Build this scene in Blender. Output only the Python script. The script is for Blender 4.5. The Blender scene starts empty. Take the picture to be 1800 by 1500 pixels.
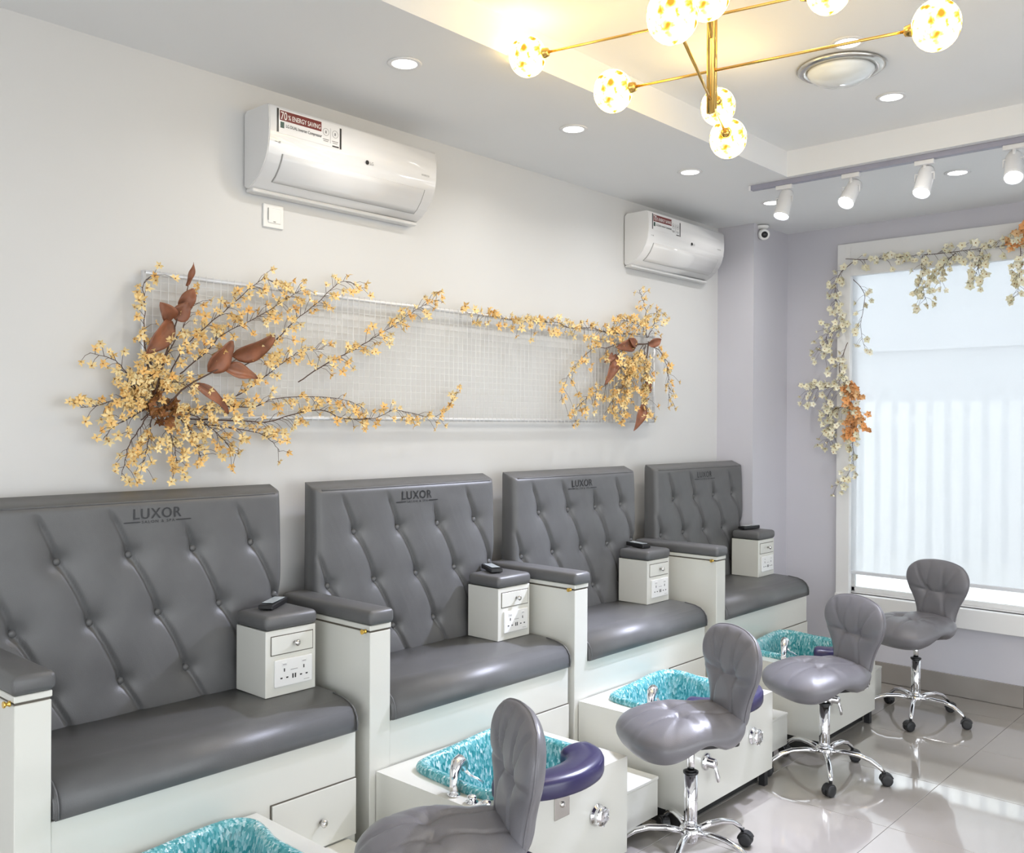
import bpy, bmesh, math, random
from mathutils import Vector, Matrix, Quaternion
from math import pi, sin, cos, sqrt, exp, atan2, radians

random.seed(7)
scene = bpy.context.scene
COL = scene.collection

# ------------------------------------------------------------------ camera
CAM_H = 1.5886
cam_data = bpy.data.cameras.new('camera')
cam = bpy.data.objects.new('camera', cam_data)
COL.objects.link(cam)
cam_data.sensor_fit = 'HORIZONTAL'
cam_data.sensor_width = 36.0
cam_data.lens = 36.0 * 1651.09 / 1800.0
cam_data.clip_start = 0.05
_y, _p, _r = radians(42.2356), radians(-0.1807), radians(0.2966)
_F = Vector((cos(_y) * cos(_p), sin(_y) * cos(_p), sin(_p)))
_R = Vector((sin(_y), -cos(_y), 0))
_U = _R.cross(_F)
_m = Matrix((_R, _U, -_F)).transposed()
_m = _m @ Matrix.Rotation(_r, 3, 'Z')
cam.matrix_world = Matrix.Translation((0, 0, CAM_H)) @ _m.to_4x4()
scene.camera = cam

# ------------------------------------------------------------------ light and exposure
vs = scene.view_settings
vs.view_transform = 'Standard'
vs.look = 'None'
vs.gamma = 1.0
vs.use_curve_mapping = False
vs.exposure = 0.33
scene.cycles.max_bounces = 6
scene.cycles.adaptive_threshold = 0.02
scene.cycles.diffuse_bounces = 4
scene.cycles.glossy_bounces = 4
scene.cycles.transparent_max_bounces = 12
scene.cycles.sample_clamp_indirect = 6.0
scene.cycles.caustics_reflective = False
scene.cycles.caustics_refractive = False

world = bpy.data.worlds.new('daylight')
scene.world = world
world.use_nodes = True
_bg = world.node_tree.nodes['Background']
_bg.inputs['Color'].default_value = (0.90, 0.95, 1.0, 1)
_bg.inputs['Strength'].default_value = 3.7

SPOT_W = 85.0        # track spotlights, watts
DOWN_W = 2.5         # recessed downlights, watts
GLOBE_E = 11.0        # chandelier globe emission


def light(name, kind, loc, energy, color=(1, 1, 1), size=0.05, parent=None, rot=None, **kw):
    d = bpy.data.lights.new(name, kind)
    d.energy = energy
    d.color = color
    if kind == 'AREA':
        d.shape = 'DISK'
        d.size = size
    else:
        d.shadow_soft_size = size
    for k, v in kw.items():
        setattr(d, k, v)
    o = bpy.data.objects.new(name, d)
    COL.objects.link(o)
    o.location = loc
    if rot is not None:
        o.rotation_euler = rot
    if parent:
        o.parent = parent
    return o


# ------------------------------------------------------------------ materials
def mat(name, color, rough=0.5, metal=0.0, spec=0.5, coat=0.0, noise=0.0, nscale=8.0,
        bump=0.0, bscale=200.0, emis=None, estr=0.0, trans=0.0, alpha=1.0, sheen=0.0):
    m = bpy.data.materials.new(name)
    m.use_nodes = True
    nt = m.node_tree
    b = nt.nodes['Principled BSDF']
    b.inputs['Base Color'].default_value = (*color, 1)
    b.inputs['Roughness'].default_value = rough
    b.inputs['Metallic'].default_value = metal
    b.inputs['Specular IOR Level'].default_value = spec
    b.inputs['Coat Weight'].default_value = coat
    b.inputs['Coat Roughness'].default_value = 0.06
    b.inputs['Transmission Weight'].default_value = trans
    tc = nt.nodes.new('ShaderNodeTexCoord')
    if noise > 0:
        n = nt.nodes.new('ShaderNodeTexNoise')
        n.inputs['Scale'].default_value = nscale
        n.inputs['Detail'].default_value = 2
        nt.links.new(tc.outputs['Object'], n.inputs['Vector'])
        r = nt.nodes.new('ShaderNodeValToRGB')
        r.color_ramp.elements[0].position = 0.3
        r.color_ramp.elements[1].position = 0.7
        r.color_ramp.elements[0].color = (*[max(0, c * (1 - noise)) for c in color], 1)
        r.color_ramp.elements[1].color = (*[min(1, c * (1 + noise)) for c in color], 1)
        nt.links.new(n.outputs['Fac'], r.inputs['Fac'])
        nt.links.new(r.outputs['Color'], b.inputs['Base Color'])
    if bump > 0:
        n2 = nt.nodes.new('ShaderNodeTexNoise')
        n2.inputs['Scale'].default_value = bscale
        n2.inputs['Detail'].default_value = 1
        nt.links.new(tc.outputs['Object'], n2.inputs['Vector'])
        bp = nt.nodes.new('ShaderNodeBump')
        bp.inputs['Strength'].default_value = bump
        bp.inputs['Distance'].default_value = 0.002
        nt.links.new(n2.outputs['Fac'], bp.inputs['Height'])
        nt.links.new(bp.outputs['Normal'], b.inputs['Normal'])
    if emis:
        b.inputs['Emission Color'].default_value = (*emis, 1)
        b.inputs['Emission Strength'].default_value = estr
    return m


M = {}
M['wall_white'] = mat('wall_white', (0.69, 0.685, 0.675), 0.55, noise=0.015, nscale=2)
M['wall_grey'] = mat('wall_grey', (0.58, 0.57, 0.615), 0.45, noise=0.02, nscale=2)
M['ceiling'] = mat('ceiling_paint', (0.86, 0.865, 0.87), 0.6, noise=0.01, nscale=2)
M['tray'] = mat('tray_paint', (0.90, 0.90, 0.90), 0.55, noise=0.01, nscale=2)
M['trim'] = mat('window_trim_paint', (0.80, 0.795, 0.79), 0.35, noise=0.01, nscale=3)
M['tile'] = mat('floor_tile', (0.40, 0.37, 0.335), 0.06, spec=0.7, coat=0.8, noise=0.10, nscale=1.6)
M['grout'] = mat('grout', (0.37, 0.345, 0.315), 0.5, noise=0.05, nscale=30)
M['skirt'] = mat('skirting_tile', (0.30, 0.275, 0.255), 0.15, noise=0.08, nscale=4)
M['leather'] = mat('grey_leather', (0.112, 0.112, 0.113), 0.39, spec=0.5, noise=0.05, nscale=12, bump=0.22, bscale=420)
M['stool_leather'] = mat('stool_leather', (0.175, 0.17, 0.185), 0.34, spec=0.5, noise=0.04, nscale=12, bump=0.2, bscale=420)
M['lacquer'] = mat('cream_lacquer', (0.695, 0.69, 0.635), 0.22, coat=0.35, noise=0.012, nscale=3)
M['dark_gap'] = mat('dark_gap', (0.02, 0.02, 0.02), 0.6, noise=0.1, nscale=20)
M['groove'] = mat('groove_line', (0.10, 0.085, 0.065), 0.5, noise=0.1, nscale=20)
M['chrome'] = mat('chrome', (0.88, 0.88, 0.9), 0.05, metal=1.0, noise=0.02, nscale=10)
M['steel'] = mat('brushed_steel', (0.62, 0.60, 0.56), 0.25, metal=1.0, noise=0.05, nscale=40)
M['brass'] = mat('brass', (0.80, 0.52, 0.12), 0.22, metal=1.0, noise=0.04, nscale=20)
M['black'] = mat('black_plastic', (0.012, 0.012, 0.013), 0.35, noise=0.1, nscale=20)
M['black_soft'] = mat('black_rubber', (0.02, 0.02, 0.022), 0.5, noise=0.1, nscale=20)
M['ink'] = mat('black_print', (0.018, 0.018, 0.02), 0.4, noise=0.05, nscale=30)
M['white_plastic'] = mat('white_plastic', (0.84, 0.84, 0.83), 0.22, coat=0.3, noise=0.008, nscale=4)
M['ac_white'] = mat('ac_white', (0.86, 0.85, 0.845), 0.14, coat=0.5, noise=0.006, nscale=4)
M['ac_side'] = mat('ac_side', (0.74, 0.735, 0.73), 0.35, noise=0.008, nscale=4)
M['ac_line'] = mat('ac_line', (0.35, 0.35, 0.34), 0.4, noise=0.05, nscale=20)
M['red_print'] = mat('red_print', (0.17, 0.018, 0.017), 0.35, noise=0.06, nscale=30)
M['white_print'] = mat('white_print', (0.85, 0.82, 0.80), 0.4, noise=0.01, nscale=30)
M['green_print'] = mat('green_print', (0.01, 0.06, 0.045), 0.4, noise=0.05, nscale=30)
M['grey_print'] = mat('grey_print', (0.30, 0.29, 0.29), 0.4, noise=0.05, nscale=30)
M['slot'] = mat('socket_slot', (0.03, 0.03, 0.03), 0.5, noise=0.05, nscale=30)
M['purple'] = mat('purple_vinyl', (0.030, 0.025, 0.090), 0.28, spec=0.6, noise=0.06, nscale=10)
M['gold'] = mat('gold_metal', (0.80, 0.50, 0.14), 0.16, metal=1.0, noise=0.04, nscale=20)
M['silver_wire'] = mat('silver_wire', (0.78, 0.78, 0.79), 0.3, metal=0.3, noise=0.03, nscale=40)
M['wire_white'] = mat('white_coated_wire', (0.74, 0.74, 0.73), 0.35, noise=0.03, nscale=40)
M['stem'] = mat('brown_stem', (0.085, 0.045, 0.03), 0.6, noise=0.25, nscale=40)
M['leafb'] = mat('brown_leaf', (0.235, 0.085, 0.04), 0.42, noise=0.35, nscale=18, bump=0.4, bscale=60)
M['knob'] = mat('knob_metal', (0.72, 0.70, 0.68), 0.12, metal=1.0, noise=0.04, nscale=30)
M['screen'] = mat('remote_screen', (0.62, 0.68, 0.70), 0.1, coat=0.5, noise=0.03, nscale=30)
M['bar'] = mat('blind_bar', (0.72, 0.74, 0.78), 0.35, noise=0.01, nscale=10)
M['outside'] = mat('outside_paint', (0.45, 0.46, 0.48), 0.6, noise=0.03, nscale=2)
M['fence'] = mat('fence_paint', (0.94, 0.94, 0.93), 0.5, noise=0.02, nscale=2)
M['outground'] = mat('outside_paving', (0.55, 0.54, 0.52), 0.7, noise=0.08, nscale=2)
M['spot_white'] = mat('spot_white', (0.80, 0.80, 0.81), 0.3, noise=0.01, nscale=10)
M['track'] = mat('track_grey', (0.34, 0.34, 0.42), 0.35, noise=0.03, nscale=10)


def blossom(name, c0, c1, c2):
    m = bpy.data.materials.new(name)
    m.use_nodes = True
    nt = m.node_tree
    b = nt.nodes['Principled BSDF']
    oi = nt.nodes.new('ShaderNodeObjectInfo')
    r = nt.nodes.new('ShaderNodeValToRGB')
    r.color_ramp.elements[0].color = (*c0, 1)
    r.color_ramp.elements[1].color = (*c2, 1)
    e = r.color_ramp.elements.new(0.55)
    e.color = (*c1, 1)
    nt.links.new(oi.outputs['Random'], r.inputs['Fac'])
    nt.links.new(r.outputs['Color'], b.inputs['Base Color'])
    b.inputs['Roughness'].default_value = 0.6
    b.inputs['Subsurface Weight'].default_value = 0.0
    return m


M['petal'] = blossom('yellow_petals', (0.92, 0.76, 0.42), (0.92, 0.68, 0.30), (0.90, 0.55, 0.18))
M['petal_pale'] = blossom('pale_petals', (0.88, 0.85, 0.70), (0.84, 0.79, 0.58), (0.74, 0.72, 0.54))
M['petal_orange'] = blossom('orange_petals', (0.80, 0.45, 0.20), (0.82, 0.36, 0.12), (0.80, 0.55, 0.30))
M['calyx'] = mat('flower_centre', (0.42, 0.20, 0.04), 0.7, noise=0.2, nscale=60)


def basin_material():
    m = bpy.data.materials.new('teal_glitter')
    m.use_nodes = True
    nt = m.node_tree
    b = nt.nodes['Principled BSDF']
    tc = nt.nodes.new('ShaderNodeTexCoord')
    v = nt.nodes.new('ShaderNodeTexVoronoi')
    v.inputs['Scale'].default_value = 150
    mp = nt.nodes.new('ShaderNodeMapping')
    mp.inputs['Scale'].default_value = (1, 1, 0.45)
    nt.links.new(tc.outputs['Object'], mp.inputs['Vector'])
    nt.links.new(mp.outputs['Vector'], v.inputs['Vector'])
    r = nt.nodes.new('ShaderNodeValToRGB')
    els = r.color_ramp.elements
    els[0].position = 0.0
    els[0].color = (0.02, 0.20, 0.23, 1)
    els[1].position = 1.0
    els[1].color = (0.85, 0.95, 0.96, 1)
    for p, c in ((0.3, (0.05, 0.31, 0.34)), (0.55, (0.13, 0.43, 0.47)), (0.78, (0.36, 0.62, 0.66))):
        e = els.new(p)
        e.color = (*c, 1)
    nt.links.new(v.outputs['Color'], r.inputs['Fac'])
    nt.links.new(r.outputs['Color'], b.inputs['Base Color'])
    b.inputs['Roughness'].default_value = 0.12
    b.inputs['Coat Weight'].default_value = 0.5
    bp = nt.nodes.new('ShaderNodeBump')
    bp.inputs['Strength'].default_value = 0.5
    bp.inputs['Distance'].default_value = 0.003
    nt.links.new(v.outputs['Distance'], bp.inputs['Height'])
    nt.links.new(bp.outputs['Normal'], b.inputs['Normal'])
    return m


M['basin'] = basin_material()


def emitter(name, color, strength):
    m = bpy.data.materials.new(name)
    m.use_nodes = True
    nt = m.node_tree
    nt.nodes.remove(nt.nodes['Principled BSDF'])
    e = nt.nodes.new('ShaderNodeEmission')
    e.inputs['Color'].default_value = (*color, 1)
    e.inputs['Strength'].default_value = strength
    nt.links.new(e.outputs['Emission'], nt.nodes['Material Output'].inputs['Surface'])
    return m


M['lamp_disc'] = emitter('downlight_glow', (1, 0.98, 0.95), 6.0)
M['spot_lens'] = emitter('spot_glow', (0.85, 0.90, 1.0), 30.0)
M['dome_glass'] = mat('dome_glass', (0.80, 0.84, 0.86), 0.12, coat=0.5, noise=0.02, nscale=6)


def globe_material():
    m = bpy.data.materials.new('crackled_globe')
    m.use_nodes = True
    nt = m.node_tree
    nt.nodes.remove(nt.nodes['Principled BSDF'])
    tc = nt.nodes.new('ShaderNodeTexCoord')
    n = nt.nodes.new('ShaderNodeTexVoronoi')
    n.inputs['Scale'].default_value = 42
    nz = nt.nodes.new('ShaderNodeTexNoise')
    nz.inputs['Scale'].default_value = 26
    nz.inputs['Distortion'].default_value = 0.6
    nz.inputs['Detail'].default_value = 3
    nt.links.new(tc.outputs['Object'], n.inputs['Vector'])
    nt.links.new(tc.outputs['Object'], nz.inputs['Vector'])
    mx = nt.nodes.new('ShaderNodeMath')
    mx.operation = 'MULTIPLY_ADD'
    mx.inputs[1].default_value = 0.30
    nt.links.new(n.outputs['Distance'], mx.inputs[0])
    nt.links.new(nz.outputs['Fac'], mx.inputs[2])
    r = nt.nodes.new('ShaderNodeValToRGB')
    els = r.color_ramp.elements
    els[0].position = 0.46
    els[0].color = (0.085, 0.038, 0.004, 1)
    els[1].position = 0.78
    els[1].color = (1.5, 1.06, 0.42, 1)
    for p, c in ((0.52, (0.12, 0.075, 0.010)), (0.575, (0.40, 0.26, 0.06)), (0.65, (0.90, 0.62, 0.20))):
        e = els.new(p)
        e.color = (*c, 1)
    nt.links.new(mx.outputs[0], r.inputs['Fac'])
    e = nt.nodes.new('ShaderNodeEmission')
    e.inputs['Strength'].default_value = GLOBE_E
    nt.links.new(r.outputs['Color'], e.inputs['Color'])
    nt.links.new(e.outputs['Emission'], nt.nodes['Material Output'].inputs['Surface'])
    return m


M['globe'] = globe_material()


def glass_material():
    m = bpy.data.materials.new('window_glass')
    m.use_nodes = True
    nt = m.node_tree
    nt.nodes.remove(nt.nodes['Principled BSDF'])
    t = nt.nodes.new('ShaderNodeBsdfTransparent')
    t.inputs['Color'].default_value = (0.95, 0.97, 0.97, 1)
    g = nt.nodes.new('ShaderNodeBsdfGlossy')
    g.inputs['Roughness'].default_value = 0.02
    mx = nt.nodes.new('ShaderNodeMixShader')
    fr = nt.nodes.new('ShaderNodeFresnel')
    fr.inputs['IOR'].default_value = 1.3
    nt.links.new(fr.outputs['Fac'], mx.inputs['Fac'])
    nt.links.new(t.outputs['BSDF'], mx.inputs[1])
    nt.links.new(g.outputs['BSDF'], mx.inputs[2])
    nt.links.new(mx.outputs['Shader'], nt.nodes['Material Output'].inputs['Surface'])
    return m


M['glass'] = glass_material()


def blind_material():
    m = bpy.data.materials.new('blind_fabric')
    m.use_nodes = True
    nt = m.node_tree
    nt.nodes.remove(nt.nodes['Principled BSDF'])
    tr = nt.nodes.new('ShaderNodeBsdfTranslucent')
    tr.inputs['Color'].default_value = (0.86, 0.87, 0.89, 1)
    df = nt.nodes.new('ShaderNodeBsdfDiffuse')
    df.inputs['Color'].default_value = (0.85, 0.86, 0.88, 1)
    tp = nt.nodes.new('ShaderNodeBsdfTransparent')
    m1 = nt.nodes.new('ShaderNodeMixShader')
    m1.inputs['Fac'].default_value = 0.25
    m2 = nt.nodes.new('ShaderNodeMixShader')
    m2.inputs['Fac'].default_value = 0.38
    L = nt.links.new
    L(tr.outputs['BSDF'], m1.inputs[1])
    L(df.outputs['BSDF'], m1.inputs[2])
    L(m1.outputs['Shader'], m2.inputs[1])
    L(tp.outputs['BSDF'], m2.inputs[2])
    L(m2.outputs['Shader'], nt.nodes['Material Output'].inputs['Surface'])
    return m


M['blind'] = blind_material()


# ------------------------------------------------------------------ mesh helpers
def link(name, mesh, material=None, parent=None, loc=(0, 0, 0), rot=(0, 0, 0), smooth=False):
    if smooth:
        for p in mesh.polygons:
            p.use_smooth = True
    o = bpy.data.objects.new(name, mesh)
    COL.objects.link(o)
    if material is not None and not mesh.materials:
        mesh.materials.append(M[material] if isinstance(material, str) else material)
    o.location = loc
    o.rotation_euler = rot
    if parent is not None:
        o.parent = parent
    return o


def bm_mesh(bm, name='mesh', recalc=True):
    if recalc:
        bmesh.ops.recalc_face_normals(bm, faces=bm.faces)
    me = bpy.data.meshes.new(name)
    bm.to_mesh(me)
    bm.free()
    return me


def pyd(verts, faces, name='mesh', recalc=True):
    me = bpy.data.meshes.new(name)
    me.from_pydata([tuple(v) for v in verts], [], faces)
    me.update()
    if recalc:
        bm = bmesh.new()
        bm.from_mesh(me)
        bmesh.ops.recalc_face_normals(bm, faces=bm.faces)
        bm.to_mesh(me)
        bm.free()
    return me


def add_box(bm, x0, x1, y0, y1, z0, z1, bev=0.0, seg=2):
    vs_ = [bm.verts.new(c) for c in ((x0, y0, z0), (x1, y0, z0), (x1, y1, z0), (x0, y1, z0),
                                     (x0, y0, z1), (x1, y0, z1), (x1, y1, z1), (x0, y1, z1))]
    fs = [bm.faces.new([vs_[i] for i in q]) for q in ((3, 2, 1, 0), (4, 5, 6, 7), (0, 1, 5, 4),
                                                     (1, 2, 6, 5), (2, 3, 7, 6), (3, 0, 4, 7))]
    if bev > 0:
        es = list({e for f in fs for e in f.edges})
        bmesh.ops.bevel(bm, geom=es, offset=bev, segments=seg, profile=0.5, affect='EDGES', clamp_overlap=True)
    return bm


def box(name, x0, x1, y0, y1, z0, z1, material, parent=None, bev=0.0, seg=2, loc=(0, 0, 0), rot=(0, 0, 0), smooth=None):
    bm = bmesh.new()
    add_box(bm, x0, x1, y0, y1, z0, z1, bev, seg)
    o = link(name, bm_mesh(bm, name), material, parent, loc, rot)
    if smooth or (smooth is None and bev > 0.012):
        for p in o.data.polygons:
            p.use_smooth = True
    return o


def multi_box(name, boxes, material, parent=None, bev=0.0, loc=(0, 0, 0), rot=(0, 0, 0)):
    bm = bmesh.new()
    for b in boxes:
        add_box(bm, *b, bev)
    return link(name, bm_mesh(bm, name), material, parent, loc, rot)


def add_tube(bm, pts, rad, n=8, cap=True, flat=1.0):
    """tube along a polyline; rad is a number or a list."""
    pts = [Vector(p) for p in pts]
    rads = rad if isinstance(rad, (list, tuple)) else [rad] * len(pts)
    rings = []
    up = Vector((0, 0, 1))
    prev_n = None
    for i, p in enumerate(pts):
        if i == 0:
            t = pts[1] - pts[0]
        elif i == len(pts) - 1:
            t = pts[-1] - pts[-2]
        else:
            t = pts[i + 1] - pts[i - 1]
        t.normalize()
        if prev_n is None:
            a = up if abs(t.dot(up)) < 0.95 else Vector((1, 0, 0))
            nrm = (a - t * a.dot(t)).normalized()
        else:
            nrm = (prev_n - t * prev_n.dot(t)).normalized()
        prev_n = nrm
        bn = t.cross(nrm)
        rings.append([bm.verts.new(p + nrm * (rads[i] * flat * cos(2 * pi * k / n)) + bn * (rads[i] * sin(2 * pi * k / n)))
                      for k in range(n)])
    for a, b in zip(rings, rings[1:]):
        for k in range(n):
            bm.faces.new((a[k], a[(k + 1) % n], b[(k + 1) % n], b[k]))
    if cap:
        bm.faces.new(rings[0][::-1])
        bm.faces.new(rings[-1])


def tube(name, pts, rad, material, parent=None, n=8, loc=(0, 0, 0), rot=(0, 0, 0), flat=1.0):
    bm = bmesh.new()
    add_tube(bm, pts, rad, n, True, flat)
    return link(name, bm_mesh(bm, name), material, parent, loc, rot, smooth=True)


def add_lathe(bm, prof, n=24, axis='Z', centre=(0, 0, 0)):
    """prof: list of (radius, height)."""
    c = Vector(centre)
    rings = []
    for r, h in prof:
        ring = []
        for k in range(n):
            a = 2 * pi * k / n
            if axis == 'Z':
                v = Vector((r * cos(a), r * sin(a), h))
            elif axis == 'Y':
                v = Vector((r * cos(a), h, r * sin(a)))
            else:
                v = Vector((h, r * cos(a), r * sin(a)))
            ring.append(bm.verts.new(c + v))
        rings.append(ring)
    for a, b in zip(rings, rings[1:]):
        for k in range(n):
            bm.faces.new((a[k], a[(k + 1) % n], b[(k + 1) % n], b[k]))
    bm.faces.new(rings[0])
    bm.faces.new(rings[-1][::-1])


def lathe(name, prof, material, parent=None, n=24, axis='Z', loc=(0, 0, 0), rot=(0, 0, 0), smooth=True):
    bm = bmesh.new()
    add_lathe(bm, prof, n, axis)
    o = link(name, bm_mesh(bm, name), material, parent, loc, rot)
    if smooth:
        for p in o.data.polygons:
            p.use_smooth = len(p.vertices) == 4
    return o


def catmull(pts, n, closed=True):
    """resample control points to n points, smooth."""
    P = [Vector(p) for p in pts]
    m = len(P)
    out = []
    for i in range(n):
        t = i / n * m if closed else i / (n - 1) * (m - 1)
        k = int(t)
        f = t - k
        if closed:
            a, b, c, d = P[(k - 1) % m], P[k % m], P[(k + 1) % m], P[(k + 2) % m]
        else:
            k = min(k, m - 2)
            f = t - k
            a, b, c, d = P[max(k - 1, 0)], P[k], P[k + 1], P[min(k + 2, m - 1)]
        out.append(0.5 * ((2 * b) + (c - a) * f + (2 * a - 5 * b + 4 * c - d) * f * f + (3 * b - a - 3 * c + d) * f ** 3))
    return out


def extrude_profile(name, prof, x0, x1, material, parent=None, loc=(0, 0, 0), rot=(0, 0, 0), bev=0.0, smooth=False):
    """prof: list of (y, z), extruded from x0 to x1."""
    bm = bmesh.new()
    a = [bm.verts.new((x0, y, z)) for y, z in prof]
    b = [bm.verts.new((x1, y, z)) for y, z in prof]
    n = len(prof)
    for i in range(n):
        bm.faces.new((a[i], a[(i + 1) % n], b[(i + 1) % n], b[i]))
    f1 = bm.faces.new(a[::-1])
    f2 = bm.faces.new(b)
    if bev > 0:
        bmesh.ops.bevel(bm, geom=list(set(f1.edges) | set(f2.edges)), offset=bev, segments=2, affect='EDGES')
    o = link(name, bm_mesh(bm, name), material, parent, loc, rot)
    if smooth:
        for p in o.data.polygons:
            p.use_smooth = len(p.vertices) == 4
    return o


_font_cache = {}


def text_mesh(body, size, extrude=0.0, align='LEFT', xscale=1.0, spacing=1.0):
    key = (body, size, extrude, align, xscale, spacing)
    if key in _font_cache:
        return _font_cache[key]
    cu = bpy.data.curves.new('lettering', 'FONT')
    cu.body = body
    cu.size = size
    cu.extrude = extrude
    cu.align_x = align
    cu.space_character = spacing
    cu.resolution_u = 3
    cu.offset = size * 0.010
    o = bpy.data.objects.new('lettering', cu)
    COL.objects.link(o)
    dg = bpy.context.evaluated_depsgraph_get()
    me = bpy.data.meshes.new_from_object(o.evaluated_get(dg))
    bpy.data.objects.remove(o)
    bpy.data.curves.remove(cu)
    if xscale != 1.0:
        for v in me.vertices:
            v.co.x *= xscale
    me.name = 'lettering'
    _font_cache[key] = me
    return me


def empty(name, loc, rz=0.0, label=None, cat=None, group=None):
    o = bpy.data.objects.new(name, None)
    COL.objects.link(o)
    o.empty_display_size = 0.1
    o.location = loc
    o.rotation_euler = (0, 0, rz)
    tag(o, label, cat, group)
    return o


def tag(o, label=None, cat=None, group=None, kind=None):
    if label:
        o['label'] = label
    if cat:
        o['category'] = cat
    if group:
        o['group'] = group
    if kind:
        o['kind'] = kind
    return o


def copy_tree(o, parent=None):
    c = o.copy()
    COL.objects.link(c)
    c.parent = parent
    for ch in list(o.children):
        copy_tree(ch, c)
    return c


def struct(o):
    o['kind'] = 'structure'
    return o


# ------------------------------------------------------------------ the room
D = 3.10            # long white wall plane (y)
XC, WC = 5.385, 0.254   # boxed column in the far corner: near face, projection
XF = 5.85           # far wall plane (x)
ZC = 2.855          # soffit underside
ZT = 2.985          # raised tray ceiling
XB, YR = -2.4, -3.2     # back wall and right wall planes
TX0, TX1, TY0, TY1 = -1.6, 4.49, -1.9, 2.19     # tray opening

floor = struct(box('floor', XB, XF + 0.1, YR, D + 0.1, -0.12, -0.004, 'grout'))
TS, JN = 0.60, 0.002
bm = bmesh.new()
add_box(bm, 0, TS - JN, 0, TS - JN, -0.0035, 0.0, 0.0008, 1)
tile_me = bm_mesh(bm, 'tile')
tile_me.materials.append(M['tile'])
yj = 1.387
ix0 = int(math.floor((XB - 0.09) / TS))
nx = int(math.ceil((XF - 0.02 - 0.15) / TS))
for i in range(-4, 10):
    for j in range(-8, 4):
        x, y = i * TS + 0.15, yj + j * TS
        if x + TS < XB + 0.01 or x > XF or y + TS < YR + 0.01 or y > D:
            continue
        x0, x1 = max(x, XB), min(x + TS - JN, XF)
        y0, y1 = max(y, YR), min(y + TS - JN, D)
        if x1 - x0 < 0.01 or y1 - y0 < 0.01:
            continue
        if abs((x1 - x0) - (TS - JN)) < 1e-4 and abs((y1 - y0) - (TS - JN)) < 1e-4:
            link('tile', tile_me, None, floor, (x, y, 0))
        else:
            box('tile', x0, x1, y0, y1, -0.0035, 0.0, 'tile', floor)

struct(box('wall_left', XB - 0.1, XF + 0.1, D, D + 0.15, -0.1, ZT + 0.2, 'wall_white'))
struct(box('wall_column', XC, XF + 0.05, D - WC, D + 0.05, -0.05, ZC + 0.05, 'wall_grey'))
WY0, WY1, WZ0, WZ1 = -0.785, 2.440, 0.525, 2.62       # opening in the far wall
struct(multi_box('wall_far', [
    (XF, XF + 0.12, WY1, D + 0.1, -0.1, ZT + 0.1),
    (XF, XF + 0.12, YR - 0.1, WY0, -0.1, ZT + 0.1),
    (XF, XF + 0.12, WY0, WY1, -0.1, WZ0),
    (XF, XF + 0.12, WY0, WY1, WZ1, ZT + 0.1)], 'wall_grey'))
# unseen walls behind the photographer; wide openings added to let sky light in
struct(multi_box('wall_right', [
    (XB - 0.1, -1.7, YR - 0.15, YR, -0.1, ZT + 0.2),
    (4.4, XF + 0.1, YR - 0.15, YR, -0.1, ZT + 0.2),
    (1.25, 1.45, YR - 0.15, YR, 0.1, 2.6),
    (-1.7, 4.4, YR - 0.15, YR, 2.6, ZT + 0.2),
    (-1.7, 4.4, YR - 0.15, YR, -0.1, 0.1)], 'wall_white'))
struct(multi_box('wall_back', [
    (XB - 0.15, XB, YR, -2.4, -0.1, ZT + 0.2),
    (XB - 0.15, XB, 1.6, D, -0.1, ZT + 0.2),
    (XB - 0.15, XB, -2.4, 1.6, 2.5, ZT + 0.2),
    (XB - 0.15, XB, -2.4, 1.6, -0.1, 0.1)], 'wall_white'))
ceil_up = struct(box('ceiling', XB - 0.1, XF + 0.15, YR - 0.1, D + 0.1, ZT, ZT + 0.12, 'tray'))
struct(multi_box('ceiling_soffit', [
    (XB, XF + 0.01, TY1, D + 0.01, ZC, ZT + 0.02),
    (XB, XF + 0.01, YR, TY0, ZC, ZT + 0.02),
    (TX1, XF + 0.01, TY0, TY1, ZC, ZT + 0.02),
    (XB, TX0, TY0, TY1, ZC, ZT + 0.02)], 'ceiling'))

# skirting of dark tiles along the far wall and the column
sk = struct(box('baseboard_far', XF - 0.010, XF, YR, D - WC, 0.0, 0.122, 'grout'))
yy = 1.405 + 3 * 0.6
while yy > YR:
    y0, y1 = max(yy - 0.6 + 0.003, YR), min(yy, D - WC)
    if y1 - y0 > 0.02:
        box('tile', XF - 0.018, XF - 0.006, y0, y1, 0.003, 0.125, 'skirt', sk, 0.001, 1)
    yy -= 0.6
sk2 = struct(box('baseboard_column', XC - 0.012, XF - 0.02, D - WC - 0.014, D - WC, 0.0, 0.125, 'skirt', bev=0.001))

# ------------------------------------------------------------------ window in the far wall
win = struct(empty('window_1', (XF, 0, 0)))
CY0, CY1, CZ1 = -0.75, 2.405, 2.53     # inner edge of the casing
struct(multi_box('trim_1', [      # wide painted casing round the opening
    (XF - 0.035, XF + 0.004, CY1, 2.49, 0.41, 2.735),
    (XF - 0.035, XF + 0.004, CY0 - 0.085, CY0, 0.41, 2.735),
    (XF - 0.035, XF + 0.004, CY0, CY1, CZ1, 2.735),
    (XF - 0.050, XF + 0.03, CY0 - 0.085, 2.49, 0.41, WZ0)], 'trim', bev=0.003))
multi_box('reveal', [
    (0.004, 0.12, WY1 - 0.004, WY1 + 0.001, WZ0, WZ1), (0.004, 0.12, WY0 - 0.001, WY0 + 0.004, WZ0, WZ1),
    (0.03, 0.12, WY0, WY1, WZ0 - 0.001, WZ0 + 0.004), (0.004, 0.12, WY0, WY1, WZ1 - 0.004, WZ1 + 0.001)], 'trim', win)
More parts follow.
